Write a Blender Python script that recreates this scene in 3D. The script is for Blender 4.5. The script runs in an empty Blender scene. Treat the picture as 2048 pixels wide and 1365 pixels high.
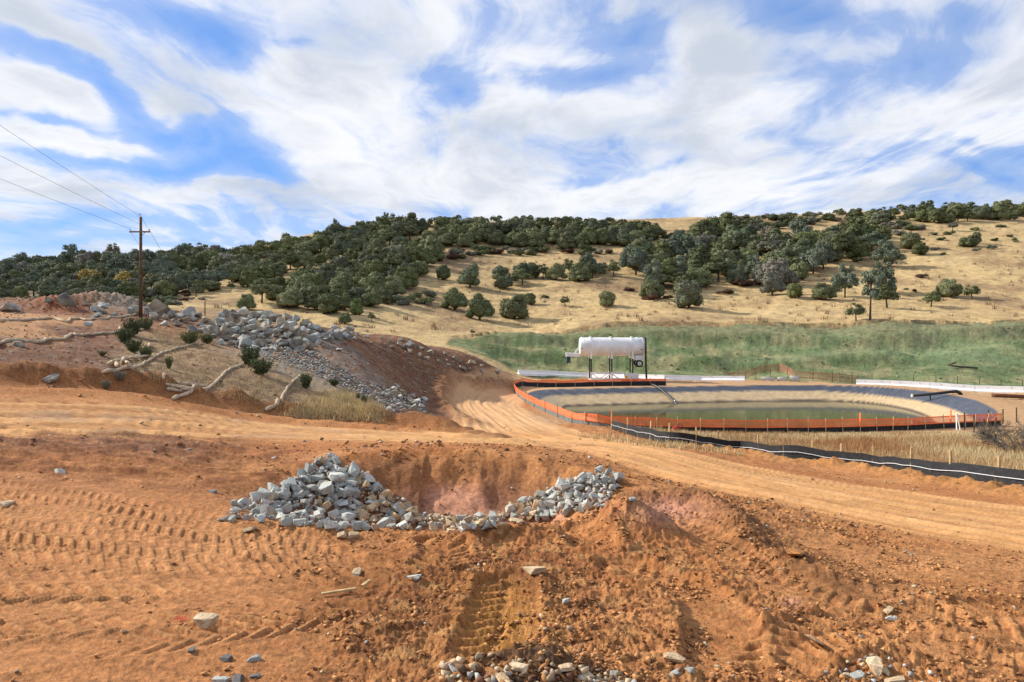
import bpy, bmesh, math, random
import numpy as np
from mathutils import Vector, Matrix, noise as mnoise

SC = bpy.context.scene
COL = SC.collection
F, CX, HY = 1479.0, 1024.0, 640.0      # photo focal length, centre column and eye level, in photo pixels

# ------------------------------------------------------------------ camera
cd = bpy.data.cameras.new('camera')
cam = bpy.data.objects.new('camera', cd); COL.objects.link(cam)
cam.location = (0, 0, 0)
cam.rotation_euler = (math.radians(90), 0, 0)
cd.sensor_width = 36.0
cd.lens = 36.0 * F / 2048.0
cd.shift_y = -(682.5 - HY) / 2048.0
cd.clip_start = 0.1
cd.clip_end = 5000
SC.camera = cam

# ------------------------------------------------------------------ sky and sun
SUN_DIR = Vector((-0.80, 0.34, 0.52)).normalized()       # towards the sun
sun_el = math.asin(SUN_DIR.z)
sun_rot = math.atan2(SUN_DIR.x, SUN_DIR.y)
SC.view_settings.view_transform = 'Standard'
SC.view_settings.look = 'None'
SC.view_settings.exposure = 0.42
SC.view_settings.gamma = 1.0
SC.view_settings.use_curve_mapping = False

class NT:
    """small helper for wiring shader nodes"""
    def __init__(s, tree): s.t = tree; s.n = tree.nodes; s.l = tree.links
    def node(s, typ, **kw):
        n = s.n.new(typ)
        for k, v in kw.items(): setattr(n, k, v)
        return n
    def put(s, sock, v):
        if isinstance(v, (int, float)): sock.default_value = v
        elif isinstance(v, (tuple, list)):
            if len(v) == 3 and len(sock.default_value) == 4: v = (*v, 1.0)
            sock.default_value = v
        else: s.l.new(v, sock)
    def m(s, op, a, b=0.0, c=None, clamp=False):
        n = s.node('ShaderNodeMath', operation=op, use_clamp=clamp)
        s.put(n.inputs[0], a); s.put(n.inputs[1], b)
        if c is not None: s.put(n.inputs[2], c)
        return n.outputs[0]
    def vm(s, op, a, b=(0, 0, 0)):
        n = s.node('ShaderNodeVectorMath', operation=op)
        s.put(n.inputs[0], a); s.put(n.inputs[1], b)
        return n.outputs[0]
    def xyz(s, x, y, z):
        n = s.node('ShaderNodeCombineXYZ')
        s.put(n.inputs[0], x); s.put(n.inputs[1], y); s.put(n.inputs[2], z)
        return n.outputs[0]
    def sep(s, v):
        n = s.node('ShaderNodeSeparateXYZ'); s.put(n.inputs[0], v); return n.outputs
    def noise(s, v, scale, detail=4, rough=0.5, dist=0.0, out=0):
        n = s.node('ShaderNodeTexNoise')
        s.put(n.inputs['Vector'], v); n.inputs['Scale'].default_value = scale
        n.inputs['Detail'].default_value = detail; n.inputs['Roughness'].default_value = rough
        n.inputs['Distortion'].default_value = dist
        return n.outputs[out]
    def ss(s, v, lo, hi, a=0.0, b=1.0):
        n = s.node('ShaderNodeMapRange', interpolation_type='SMOOTHSTEP')
        s.put(n.inputs[0], v); n.inputs[1].default_value = lo; n.inputs[2].default_value = hi
        n.inputs[3].default_value = a; n.inputs[4].default_value = b
        return n.outputs[0]
    def mix(s, f, a, b, mode='MIX'):
        n = s.node('ShaderNodeMix', data_type='RGBA', blend_type=mode)
        s.put(n.inputs[0], f); s.put(n.inputs[6], a); s.put(n.inputs[7], b)
        return n.outputs[2]

world = bpy.data.worlds.new('World'); SC.world = world
world.use_nodes = True
W = NT(world.node_tree); W.n.clear()
sky = W.node('ShaderNodeTexSky', sky_type='NISHITA', sun_disc=False)
sky.sun_elevation = sun_el; sky.sun_rotation = sun_rot
sky.altitude = 500; sky.air_density = 1.0; sky.dust_density = 0.4; sky.ozone_density = 2.5
SKY_STRENGTH = 0.11
tc = W.node('ShaderNodeTexCoord')
dx, dy, dz = W.sep(tc.outputs['Generated'])
zc = W.m('ADD', W.m('MAXIMUM', dz, 0.0), 0.10)
P = W.xyz(W.m('DIVIDE', dx, zc), W.m('MULTIPLY', W.m('DIVIDE', dy, zc), 0.62), 0.0)
warp = W.vm('SCALE', W.vm('SUBTRACT', W.noise(P, 0.9, 3, 0.5, 0, 1), (0.5, 0.5, 0.5)))
warp.node.inputs['Scale'].default_value = 0.8
Pw = W.vm('ADD', P, warp)
big = W.noise(Pw, 0.62, 5, 0.55)
mid = W.noise(Pw, 1.9, 8, 0.58, 0.3)
fine = W.noise(W.vm('ADD', Pw, (3.1, 7.7, 1.0)), 5.5, 7, 0.6, 0.4)
streak = W.noise(W.vm('MULTIPLY', W.vm('ADD', Pw, W.vm('SCALE', warp)), (2.6, .55, 1)), 1.3, 6, 0.6, 0.5)
dens = W.m('ADD', W.m('MULTIPLY', big, 0.80), W.m('ADD', W.m('MULTIPLY', mid, 0.85), W.m('MULTIPLY', fine, 0.46)))
dens = W.m('ADD', dens, W.m('MULTIPLY', W.m('SUBTRACT', streak, .5), 0.75))
# where the openings and the thick banks stand, as directions (x/y, z/y) in the forward half of the sky
yy = W.m('MAXIMUM', dy, 0.05)
tx = W.m('DIVIDE', dx, yy); tz = W.m('DIVIDE', dz, yy)
wob = W.m('MULTIPLY', W.m('SUBTRACT', W.noise(W.xyz(tx, tz, 0.3), 5.0, 4, 0.55), 0.5), 0.10)
wob2 = W.m('MULTIPLY', W.m('SUBTRACT', W.noise(W.xyz(tx, tz, 4.3), 6.0, 4, 0.55), 0.5), 0.08)
txw = W.m('ADD', tx, wob); tzw = W.m('ADD', tz, wob2)
fwd = W.ss(dy, 0.05, 0.35)
#        px   py   rx   ry  tilt  amount   (tilt in degrees, clockwise in the picture)
BLOBS = [(70, 95, 150, 32, 24, -.36), (240, 160, 130, 34, 30, -.36), (330, 60, 200, 24, 12, -.14), (270, 212, 70, 26, 30, -.30), (450, 85, 90, 38, 20, -.34), (385, 40, 90, 20, 0, -.12),
         (430, 285, 120, 34, 14, -.42), (395, 325, 130, 20, 4, -.30), (560, 345, 60, 16, 20, -.30), (200, 320, 150, 9, 3, -.20), (100, 245, 120, 9, 8, -.22),
         (60, 445, 160, 14, -2, -.30), (300, 440, 150, 10, 2, -.22), (100, 478, 140, 10, 0, -.25), (600, 90, 40, 16, 0, -.22),
         (930, 200, 60, 30, 10, -.30), (880, 150, 60, 30, 0, -.16), (1160, 145, 110, 24, -8, -.36), (1250, 60, 70, 34, -20, -.26), (1640, 30, 150, 36, 4, -.36), (1520, 160, 90, 90, 20, -.17),
         (1800, 150, 170, 40, -14, -.22), (1950, 30, 60, 30, 0, -.26), (1990, 340, 90, 16, 8, -.36), (1960, 290, 70, 12, 8, -.2), (1150, 360, 70, 16, -12, -.24), (1330, 335, 80, 10, -6, -.18),
         (170, 105, 150, 17, 27, .42), (60, 30, 90, 26, 20, .25), (320, 205, 75, 18, 28, .42), (110, 185, 150, 30, 12, .40), (180, 285, 170, 18, 4, .40), (250, 375, 260, 24, 2, .30),
         (600, 190, 180, 60, 10, .20), (850, 60, 160, 60, 20, .16), (1430, 100, 110, 90, 40, .22), (1050, 230, 150, 50, 0, .2), (1250, 210, 120, 50, -10, .2), (820, 320, 200, 60, 10, .14), (1850, 230, 220, 40, -20, .18),
         (1500, 370, 500, 40, -2, .20), (900, 380, 300, 30, 2, .15)]
for (px, py, rx, ry, tilt, amt) in BLOBS:
    cx_, cz_ = (px - CX) / F, (HY - py) / F
    ca, sa = math.cos(math.radians(-tilt)), math.sin(math.radians(-tilt))
    ax_ = W.m('SUBTRACT', txw, cx_); az_ = W.m('SUBTRACT', tzw, cz_)
    ux = W.m('ADD', W.m('MULTIPLY', ax_, ca * F / rx), W.m('MULTIPLY', az_, sa * F / rx))
    uz = W.m('ADD', W.m('MULTIPLY', ax_, -sa * F / ry), W.m('MULTIPLY', az_, ca * F / ry))
    r2 = W.m('ADD', W.m('MULTIPLY', ux, ux), W.m('MULTIPLY', uz, uz))
    g = W.m('POWER', 2.71828, W.m('MULTIPLY', r2, -0.8))
    dens = W.m('ADD', dens, W.m('MULTIPLY', W.m('MULTIPLY', g, fwd), amt))
cov = W.ss(dens, 0.74, 1.26)
thick = W.ss(dens, 0.95, 1.55)
tone = W.noise(W.vm('ADD', Pw, (9.0, 2.0, 0.0)), 1.5, 6, 0.6, 0.2)
tone2 = W.ss(W.m('ADD', W.m('MULTIPLY', tone, 0.85), W.m('MULTIPLY', thick, 0.14)), 0.36, 0.66)
cloud = W.mix(tone2, (0.75, 0.755, 0.77), (0.47, 0.51, 0.58))
skyc = W.mix(1.0, sky.outputs[0], (SKY_STRENGTH * 0.64, SKY_STRENGTH * 0.92, SKY_STRENGTH * 1.38), 'MULTIPLY')
skyc = W.mix(0.68, skyc, (0.105, 0.255, 0.58))
lowhaze = W.ss(dz, 0.0, 0.15, 0.45, 0.0)
skyc = W.mix(lowhaze, skyc, (0.47, 0.58, 0.72))
veil = W.ss(dens, 0.50, 1.0, 0.05, 0.30)
final = W.mix(W.m('MAXIMUM', W.m('MULTIPLY', cov, 0.96), veil), skyc, cloud)
below = W.ss(dz, -0.06, -0.005)
final = W.mix(below, (0.22, 0.16, 0.10), final)
bg = W.node('ShaderNodeBackground'); W.put(bg.inputs[0], final); bg.inputs[1].default_value = 1.0
wo = W.node('ShaderNodeOutputWorld'); W.l.new(bg.outputs[0], wo.inputs[0])

sd = bpy.data.lights.new('sun', 'SUN'); sd.energy = 5.0; sd.angle = math.radians(2.4); sd.color = (1.0, 0.93, 0.82)
sun = bpy.data.objects.new('sun', sd); COL.objects.link(sun)
sun.rotation_euler = SUN_DIR.to_track_quat('Z', 'Y').to_euler()
SC.cycles.use_denoising = True
SC.cycles.max_bounces = 5; SC.cycles.diffuse_bounces = 2; SC.cycles.glossy_bounces = 2; SC.cycles.transparent_max_bounces = 6

# ------------------------------------------------------------------ numpy noise
_rng = np.random.RandomState(7)
_perm = _rng.permutation(512).astype(np.int64)
_perm = np.concatenate([_perm, _perm])
_ga = _rng.rand(512) * 2 * np.pi
_gx, _gy = np.cos(_ga), np.sin(_ga)
def perlin(x, y):
    xi = np.floor(x).astype(np.int64); yi = np.floor(y).astype(np.int64)
    xf = x - xi; yf = y - yi
    xi &= 511; yi &= 511
    u = xf * xf * xf * (xf * (xf * 6 - 15) + 10); v = yf * yf * yf * (yf * (yf * 6 - 15) + 10)
    def g(ix, iy, fx, fy):
        h = _perm[_perm[ix & 511] + (iy & 511)]
        return _gx[h] * fx + _gy[h] * fy
    a = g(xi, yi, xf, yf); b = g(xi + 1, yi, xf - 1, yf)
    c = g(xi, yi + 1, xf, yf - 1); d = g(xi + 1, yi + 1, xf - 1, yf - 1)
    return (a + u * (b - a)) * (1 - v) + (c + u * (d - c)) * v
def fbm(x, y, sc, octv=4, gain=0.5, off=0.0):
    r = np.zeros_like(x); amp = 1.0; f = sc
    for i in range(octv):
        r += amp * perlin(x * f + 17.3 * i + off, y * f - 9.1 * i + off * 1.7); amp *= gain; f *= 2.03
    return r
def sst(x, a, b):
    t = np.clip((x - a) / (b - a), 0, 1); return t * t * (3 - 2 * t)
def mixc(c, col, w):
    return c + (np.asarray(col) - c) * w[..., None]

# ------------------------------------------------------------------ terrain profiles: column px -> [(distance, photo row)] ; ('z', v) gives a height
def Z(v): return ('z', v)
NEAR = lambda z0: [(1.2, Z(z0 + .2)), (2.5, Z(z0 + .12)), (4.0, Z(z0 + .05))]
PROF = {
 -900: NEAR(-2.6) + [(5.5, Z(-2.6)), (10, Z(-2.4)), (16, Z(-1.9)), (20, Z(-1.5)), (30, Z(.4)), (45, Z(2.2)), (70, Z(4)), (150, Z(9)), (230, Z(16)), (340, Z(34)), (450, Z(44)), (620, Z(46))],
 0: NEAR(-2.7) + [(5.5, 1366), (7.3, 1200), (9.3, 1080), (11.5, 995), (14.5, 920), (18, 862), (21, 820), (23, 792), (25, 768), (27, 748), (30, 722), (35, 690), (40, 662), (45, 643), (52, 632), (60, 624), (70, 613), (80, 610), (110, 612), (150, 600), (220, 562), (350, 526), (450, 524), (620, 540)],
 280: NEAR(-2.7) + [(5.5, Z(-2.7)), (7.4, 1200), (9.3, 1085), (11.5, 1005), (14.5, 935), (18, 880), (21, 842), (24.5, 805), (27, 786), (29, 776), (32, 757), (36, 735), (40, 715), (46, 692), (52, 665), (57, 648), (62, 638), (70, 624), (85, 618), (110, 622), (150, 606), (200, 580), (280, 535), (360, 514), (460, 512), (620, 530)],
 500: NEAR(-2.72) + [(5.5, Z(-2.72)), (7.4, 1202), (9.3, 1092), (11, 1034), (13, 985), (16, 925), (19, 887), (23, 859), (26.5, 840), (29, 824), (31, 824), (34, 808), (38, 775), (43, 745), (48, 722), (54, 704), (58, 695), (62, 668), (66, 650), (72, 650), (80, 664), (100, 668), (130, 643), (160, 608), (200, 562), (260, 528), (330, 500), (380, 496), (480, 505), (620, 520)],
 700: NEAR(-2.75) + [(5.5, Z(-2.75)), (7.4, 1203), (9.3, 1098), (10.8, 1052), (13, 1000), (16.3, 908), (20, 886), (24, 868), (27, 857), (30, 848), (33, 852), (37, 838), (41, 818), (45, 790), (52, 752), (60, 715), (68, 685), (72, 668), (80, 672), (100, 680), (125, 665), (145, 640), (170, 605), (210, 560), (270, 502), (330, 458), (370, 452), (480, 462), (620, 480)],
 850: NEAR(-2.75) + [(5.5, Z(-2.75)), (7.4, 1202), (9.3, 1100), (10.8, 1056), (13, 1000), (16.3, 903), (20, 888), (24, 876), (27, 869), (29.5, 862), (33, 866), (38, 860), (42, 852), (48, 838), (56, 824), (64, 810), (70, 797), (76, 764), (82, 716), (86, 690), (94, 694), (110, 694), (130, 680), (150, 650), (180, 612), (220, 562), (280, 498), (340, 447), (380, 445), (480, 457), (620, 475)],
 950: NEAR(-2.75) + [(5.5, Z(-2.75)), (7.4, 1201), (9.3, 1100), (10.8, 1059), (13, 1000), (16.3, 903), (20, 890), (24, 882), (28, 876), (32, 872), (40, 868), (50, 858), (60, 838), (70, 815), (80, 795), (88, 781), (93, 752), (98, 718), (110, 718), (125, 708), (140, 682), (155, 655), (185, 620), (225, 567), (285, 498), (345, 444), (385, 443), (480, 457), (620, 475)],
 1050: NEAR(-2.75) + [(5.5, Z(-2.75)), (7.4, 1200), (9.3, 1100), (10.8, 1062), (13, 1002), (16.3, 906), (20, 894), (24, 888), (28, 883), (34, 880), (42, 872), (52, 855), (62, 836), (72, 815), (85, 793), (97, 778), (110, 764), (118, 757), (125, 751), (135, 715), (145, 680), (153, 668), (165, 655), (190, 620), (230, 567), (290, 498), (350, 444), (390, 443), (480, 457), (620, 475)],
 1250: NEAR(-2.75) + [(5.5, Z(-2.75)), (7.4, 1198), (9.3, 1096), (11, 1050), (13, 1000), (16.5, 935), (20, 906), (25, 895), (30, 888), (36, 884), (43, 876), (50, 866), (58, 856), (66, 842), (110, 765), (120, 757), (127, 750), (137, 710), (148, 660), (155, 648), (170, 632), (200, 600), (240, 548), (300, 484), (355, 446), (400, 443), (480, 457), (620, 475)],
 1500: NEAR(-2.75) + [(5.5, Z(-2.75)), (7.4, 1205), (9.5, 1105), (11.5, 1040), (14, 990), (17, 965), (21, 948), (26, 932), (32, 918), (38, 910), (46, 902), (50, 891), (57, 867), (64, 848), (112, 762), (118, 760), (125, 755), (136, 700), (147, 650), (154, 640), (170, 630), (200, 600), (240, 552), (300, 484), (350, 438), (370, 433), (420, 435), (500, 448), (620, 470)],
 1780: NEAR(-2.75) + [(5.5, Z(-2.75)), (7.4, 1207), (9.5, 1110), (12, 1050), (15, 1015), (19, 990), (24, 968), (28, 953), (33, 941), (36, 934), (42, 913), (50, 890), (58, 864), (66, 846), (106, 772), (112, 772), (118, 765), (132, 705), (145, 650), (152, 642), (175, 620), (210, 582), (260, 522), (310, 468), (360, 430), (420, 424), (500, 438), (620, 460)],
 2048: NEAR(-2.8) + [(5.5, Z(-2.8)), (7.4, 1210), (9.5, 1120), (12, 1070), (15, 1040), (19, 1010), (23, 986), (26, 973), (30, 954), (36, 930), (44, 901), (52, 878), (62, 853), (72, 832), (85, 806), (98, 787), (105, 783), (115, 765), (128, 705), (141, 650), (148, 642), (175, 612), (210, 562), (260, 500), (310, 458), (370, 424), (430, 420), (500, 438), (620, 460)],
 2900: NEAR(-2.9) + [(5.5, Z(-2.9)), (9.5, Z(-3.4)), (15, Z(-4.3)), (26, Z(-6)), (45, Z(-8)), (62, Z(-9)), (100, Z(-9.5)), (130, Z(-5.5)), (145, Z(-1)), (175, Z(4)), (260, Z(25)), (370, Z(54)), (450, Z(56)), (620, Z(52))],
}
PROF[-2000] = PROF[-900]; PROF[4000] = PROF[2900]
cpts, cval = [], []
for px, lst in PROF.items():
    for d, v in lst:
        z = v[1] if isinstance(v, tuple) else -(v - HY) / F * d
        cpts.append((px / 1000.0 * 0.9, math.log(d))); cval.append(z / (d + 6.0))
cpts = np.array(cpts); cval = np.array(cval)
_c2 = 0.05 ** 2
_A = np.sqrt(((cpts[:, None] - cpts[None]) ** 2).sum(-1) + _c2)
_n = len(cpts)
_M = np.zeros((_n + 3, _n + 3)); _M[:_n, :_n] = _A - 0.004 * np.eye(_n)
_M[:_n, _n] = 1; _M[:_n, _n + 1:_n + 3] = cpts
_M[_n:, :_n] = _M[:_n, _n:].T
_w = np.linalg.solve(_M, np.concatenate([cval, np.zeros(3)]))
def base_height(X, Y):
    a = (CX + F * X / Y) / 1000.0 * 0.9; b = np.log(Y)
    out = np.full(a.shape, _w[_n]) + _w[_n + 1] * a + _w[_n + 2] * b
    for i in range(_n):
        out += _w[i] * np.sqrt((a - cpts[i, 0]) ** 2 + (b - cpts[i, 1]) ** 2 + _c2)
    return out * (Y + 6.0)

def pd(px, d): return ((px - CX) / F * d, d)               # photo column and distance -> ground plan
def dnear(py): return F * 2.585 / (py - HY - 44.4)          # distance of the near, level ground seen at a photo row
def gp(px, py): return pd(px, dnear(py))
def poly_dist(X, Y, pts):
    """distance to a polyline, signed offset (left +) and the length run along it"""
    best = np.full(X.shape, 1e9); off = np.zeros(X.shape); run = np.zeros(X.shape); acc = 0.0
    for (x0, y0), (x1, y1) in zip(pts[:-1], pts[1:]):
        ex, ey = x1 - x0, y1 - y0; L = math.hypot(ex, ey)
        t = np.clip(((X - x0) * ex + (Y - y0) * ey) / (L * L), 0, 1)
        qx, qy = X - (x0 + t * ex), Y - (y0 + t * ey)
        d = np.hypot(qx, qy); m = d < best
        best = np.where(m, d, best); run = np.where(m, acc + t * L, run)
        off = np.where(m, np.sign(ex * qy - ey * qx) * d, off); acc += L
    return best, off, run
def poly_sdf(X, Y, pts):
    """signed distance to a closed outline, positive inside"""
    pts = list(pts); d, _, _ = poly_dist(X, Y, pts + [pts[0]])
    ins = np.zeros(X.shape, bool); n = len(pts)
    for i in range(n):
        x0, y0 = pts[i]; x1, y1 = pts[(i + 1) % n]
        if y0 == y1: continue
        c = (y0 > Y) != (y1 > Y)
        ins ^= c & (X < (x1 - x0) * (Y - y0) / (y1 - y0) + x0)
    return np.where(ins, d, -d)
def smooth_line(pts, n=6, closed=False):
    out = []; P_ = [np.array(p, float) for p in pts]; N = len(P_)
    rng = range(N if closed else N - 1)
    for i in rng:
        p0 = P_[(i - 1) % N] if closed or i > 0 else P_[0]; p1 = P_[i]; p2 = P_[(i + 1) % N]
        p3 = P_[(i + 2) % N] if closed or i + 2 < N else P_[-1]
        for k in range(n):
            t = k / n
            out.append(tuple(0.5 * (2 * p1 + (p2 - p0) * t + (2 * p0 - 5 * p1 + 4 * p2 - p3) * t * t + (3 * p1 - p0 - 3 * p2 + p3) * t ** 3)))
    if not closed: out.append(tuple(P_[-1]))
    return out

POND = smooth_line([(1.9, 91), (2.6, 96.5), (5, 99.8), (12, 101.6), (19.4, 103.4), (27, 105), (34, 106), (45, 106), (51, 102.5), (53.8, 95.5), (53.2, 86.5), (50, 77.5), (46, 70), (40, 64.5), (30, 62.3), (18, 62), (11, 62.8), (8.2, 65.5), (6.8, 70), (5.0, 76), (3.0, 84.5)], 4, True)
WATER_Z = -11.2
ROAD_A = smooth_line([pd(-800, 15), pd(-300, 18.5), pd(0, 20), pd(280, 21.2), (-8.1, 23), (-4.5, 23.6), (-1.2, 24), (2.3, 26)], 4)
ROAD_R = smooth_line([(0.2, 50), (0.8, 44), (1.5, 37), (3.0, 29), (5.2, 22), (7.4, 17.6), (9.6, 14.4), (12.0, 11.4), (16, 8.2)], 4)
ROAD_B = smooth_line([(1.5, 37), (0.2, 50), (-1.2, 62), (-2.7, 72), (-3.0, 80), (-2.0, 90), (1, 98), (4, 112)], 4)
BERM_A = smooth_line([pd(-900, 20), pd(-300, 24), pd(0, 25.3), pd(280, 27.2), pd(500, 29), pd(700, 30), pd(850, 29.4), pd(950, 27.8), pd(1000, 26.3)], 4)
BERM_B = smooth_line([pd(1030, 101), pd(1000, 97), pd(950, 90.5), pd(905, 83.5), pd(885, 75), pd(888, 67), pd(915, 60), pd(950, 54)], 4)
FS = [(1223, 858), (1255, 870), (1300, 881), (1337, 889), (1390, 896), (1436, 901), (1480, 906), (1515, 911), (1568, 919), (1625, 926), (1683, 933), (1746, 940), (1822, 950), (1902, 960), (1996, 974), (2090, 988), (2260, 1012)]   # foot of the silt fence
def solve_d(px, py, lo=14.0, hi=60.0):
    dd = np.linspace(hi, lo, 400); zz = base_height((px - CX) / F * dd, dd); k = np.nonzero(HY - F * zz / dd >= py)[0]
    return float(dd[k[0]]) if len(k) else lo
FD = [min(57.5, solve_d(px, py)) for px, py in FS]
BERM_F = smooth_line([pd(px, d - 1.9 - .04 * d) for (px, _), d in zip(FS, FD) if px >= 1390] + [pd(2700, 14)], 3)
PIT_C = (-1.50, 13.55)
EDGE_R = [gp(1240, 985), gp(1330, 985), gp(1405, 990), gp(1450, 1015), gp(1490, 1050), gp(1530, 1085), gp(1600, 1120), gp(1680, 1165)]
TREADS = []
for k, (a0, a1, a2, a3) in enumerate([(972, 992, 1040, 1095), (985, 1012, 1062, 1118), (1010, 1040, 1088, 1138), (1040, 1066, 1108, 1150), (1078, 1096, 1130, 1162), (1120, 1130, 1152, 1172), (1170, 1168, 1172, 1168), (1210, 1202, 1190, 1172), (1252, 1240, 1215, 1188), (1305, 1282, 1244, 1205), (1360, 1330, 1280, 1230)]):
    TREADS.append(([gp(-450, a0), gp(-20, a1), gp(380, a2), gp(640 + 40 * (k % 3), a3)], .52 + .05 * (k % 3), (.030, .038, .028)[k % 3], (.20, .22, .21, .24)[k % 4]))
TREADS += [
 ([gp(980, 1305), gp(1000, 1260), gp(1012, 1205), gp(1016, 1168)], .66, .09, .20),
 ([gp(1150, 1050), gp(1172, 1072), gp(1184, 1092)], .62, .10, .19),
 ([gp(1300, 1035), gp(1345, 1030), gp(1420, 1075), gp(1560, 1160), gp(1780, 1250), gp(2050, 1350)], .62, .035, .2),
 ([gp(1600, 1150), gp(1760, 1190), gp(1950, 1250), gp(2200, 1320)], .6, .03, .2),
 ([gp(880, 1080), gp(890, 1110), gp(870, 1135)], .6, .08, .19),
 ([gp(1250, 1140), gp(1400, 1190), gp(1440, 1250), gp(1440, 1330)], .62, .06, .2),
 ([gp(1560, 1340), gp(1600, 1290), gp(1760, 1240), gp(1950, 1225), gp(2200, 1225)], .6, .05, .2),
]
MOUNDS = [  # photo column, row, height, radius x, radius y
 (1275, 1062, .46, .50, .45), (1235, 1052, .22, .35, .30), (1060, 1072, .22, .55, .30), (960, 1075, .14, .5, .25), (1480, 1050, .22, .4, .5), (1565, 1110, .24, .32, .28),
 (520, 1060, .12, .6, .2), (650, 1068, .12, .5, .2), (915, 1085, .12, .3, .25), (1325, 1250, .14, .20, .32), (1420, 1160, .10, .3, .2), (1690, 1150, .12, .5, .3), (1610, 1135, .10, .3, .3),
 (830, 1160, .10, .5, .28), (1560, 1270, .10, .45, .25), (1900, 1190, .12, .6, .3), (760, 1270, .09, .4, .3), (1040, 1365, .12, .5, .3), (1100, 1345, .13, .35, .22)]

def terrain(X, Y):
    """height and masks of the whole site"""
    d = Y; px = CX + F * X / Y; ld = np.log(Y); R = {}
    z = base_height(X, Y)
    n_big = fbm(X, Y, .35, 4, .5, 3.1); n_mid = fbm(X, Y, 1.7, 4, .55, 8.8)
    R['n_big'], R['n_mid'] = n_big, n_mid
    near = 1 - sst(d, 26, 45)
    # roads
    da, oa, sa = poly_dist(X, Y, ROAD_A); dr, orr, sr = poly_dist(X, Y, ROAD_R); db, ob, sb = poly_dist(X, Y, ROAD_B)
    wa = 1 - sst(da + n_big * .8, 2.4, 3.6); wr = 1 - sst(dr + n_big * .8 - 1.0 * (1 - sst(Y, 18, 30)), 3.0, 4.4); wb = 1 - sst(db + n_big * .5, 3.6, 4.6)
    road = np.maximum(np.maximum(wa, wr), wb); R['road'] = road
    use_a = (da < dr) & (da < db); use_r = (~use_a) & (dr <= db)
    off = np.where(use_a, oa, np.where(use_r, orr, ob)); run = np.where(use_a, sa, np.where(use_r, sr, sb))
    ruts = fbm(off * 2.2 + 40, run * .06, 1.0, 3, .5, 5.5); R['ruts'] = ruts
    fine_r = fbm(off * 4.0, run * .07, 1.0, 2, .5, 1.5); R['fine_r'] = fine_r
    z = z + road * (ruts * .13 + fine_r * .03 * (1 - sst(d, 11, 16)) + .03 * fbm(X, Y, .9, 2, .5, 71.))
    wob_ = off + .5 * fbm(run, run * 0, .08, 2, .5, 4.4) + .08 * n_mid; line = np.zeros(X.shape)
    for o0, w0 in ((-2.9, .22), (-1.3, .30), (.2, .2), (1.5, .34), (3.1, .24)): line = np.maximum(line, np.exp(-((wob_ - o0 - .25 * np.sin(run * .11 + o0 * 3)) / w0) ** 2))
    line = line * np.clip(.65 + 1.2 * fbm(run, off, .12, 2, .5, 6.6), 0, 1) * road; R['line'] = line; z = z - .05 * line + .03 * np.clip(.4 - np.abs(line - .35), 0, .4)
    # windrows beside the roads
    d1, o1, s1 = poly_dist(X, Y, BERM_A)
    lump = 1 + .45 * fbm(X, Y, .8, 3, .55, 2.2)
    hb = .68 * np.exp(-(d1 / .72) ** 2) * lump * (1 - .72 * sst(px, 860, 990)); R['berm_a'] = np.exp(-(d1 / 1.0) ** 2)
    z = z + hb + .14 * np.exp(-((o1 + 1.9) / .5) ** 2) * (d1 < 5) * lump
    d2, _, _ = poly_dist(X, Y, BERM_B); z = z + (.62 - .34 * (1 - sst(Y, 52, 66))) * np.exp(-(d2 / .9) ** 2) * lump; R['berm_b'] = np.exp(-(d2 / 1.1) ** 2)
    d3, _, _ = poly_dist(X, Y, BERM_F); z = z + .26 * np.exp(-(d3 / .85) ** 2) * (1 + .9 * fbm(X, Y, 1.1, 3, .6, 6.2)); R['berm_f'] = np.exp(-(d3 / 1.1) ** 2)
    d4, _, _ = poly_dist(X, Y, EDGE_R); z = z + (.20 - .15 * sst(px, 1450, 1560)) * np.exp(-(d4 / .34) ** 2) * (1 + .35 * fbm(X, Y, .9, 2, .5, 4.2)); R['edge_r'] = np.exp(-(d4 / .5) ** 2)
    # the pit
    ex = (X - PIT_C[0]) / 3.75; ey = (Y - PIT_C[1]) / np.where(Y > PIT_C[1], 2.75, 2.95)
    rr = np.sqrt(ex * ex + ey * ey) + .10 * fbm(X, Y, .7, 3, .5, 12.0) + .03 * n_mid
    dep = 1 - sst(rr, .42, 1.0); dep = np.where(ex < -.1, 1 - sst(rr, .25, 1.02), dep)
    R['pit'] = dep; R['pit_r'] = rr; R['pit_ex'], R['pit_ey'] = ex, ey
    gully = np.exp(-((fbm(ex * 3.2 + 3, ey * .3, 1.0, 2, .5, 9.0)) / .10) ** 2)
    R['gully'] = gully * sst(dep, .08, .35) * (1 - sst(dep, .8, .97)) * (ey > 0)
    z = z - .98 * dep - .09 * R['gully'] + .22 * np.exp(-((rr - 1.02) / .10) ** 2) * sst(ey, .2, .6) * 0.25
    # mounds and lips
    for (mx, my, h, ra, rb) in MOUNDS:
        x0, y0 = gp(mx, my)
        q = ((X - x0) / ra) ** 2 + ((Y - y0) / rb) ** 2
        z = z + (.42 if mx > 1300 else .9) * h * np.exp(-q * (1.0 + .25 * n_mid)) * (1 + .15 * n_mid)
    for (mx, md, h, ra, rb) in ((112, 66, 1.25, 2.7, 3.0), (60, 70, .7, 3.0, 3.0), (240, 77, 1.15, 3.6, 4.0), (180, 74, .9, 2.5, 3.0), (15, 74, .8, 3.5, 3.0), (330, 68, .6, 2.5, 3.0)):
        x0, y0 = pd(mx, md); q = ((X - x0) / ra) ** 2 + ((Y - y0) / rb) ** 2; z = z + h * np.exp(-q) * (1 + .35 * n_mid + .2 * n_big)
    # tyre tread tracks
    tread = np.zeros(X.shape); lugs = np.zeros(X.shape)
    nearm = Y < 16
    xs, ys = X[nearm], Y[nearm]
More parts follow.
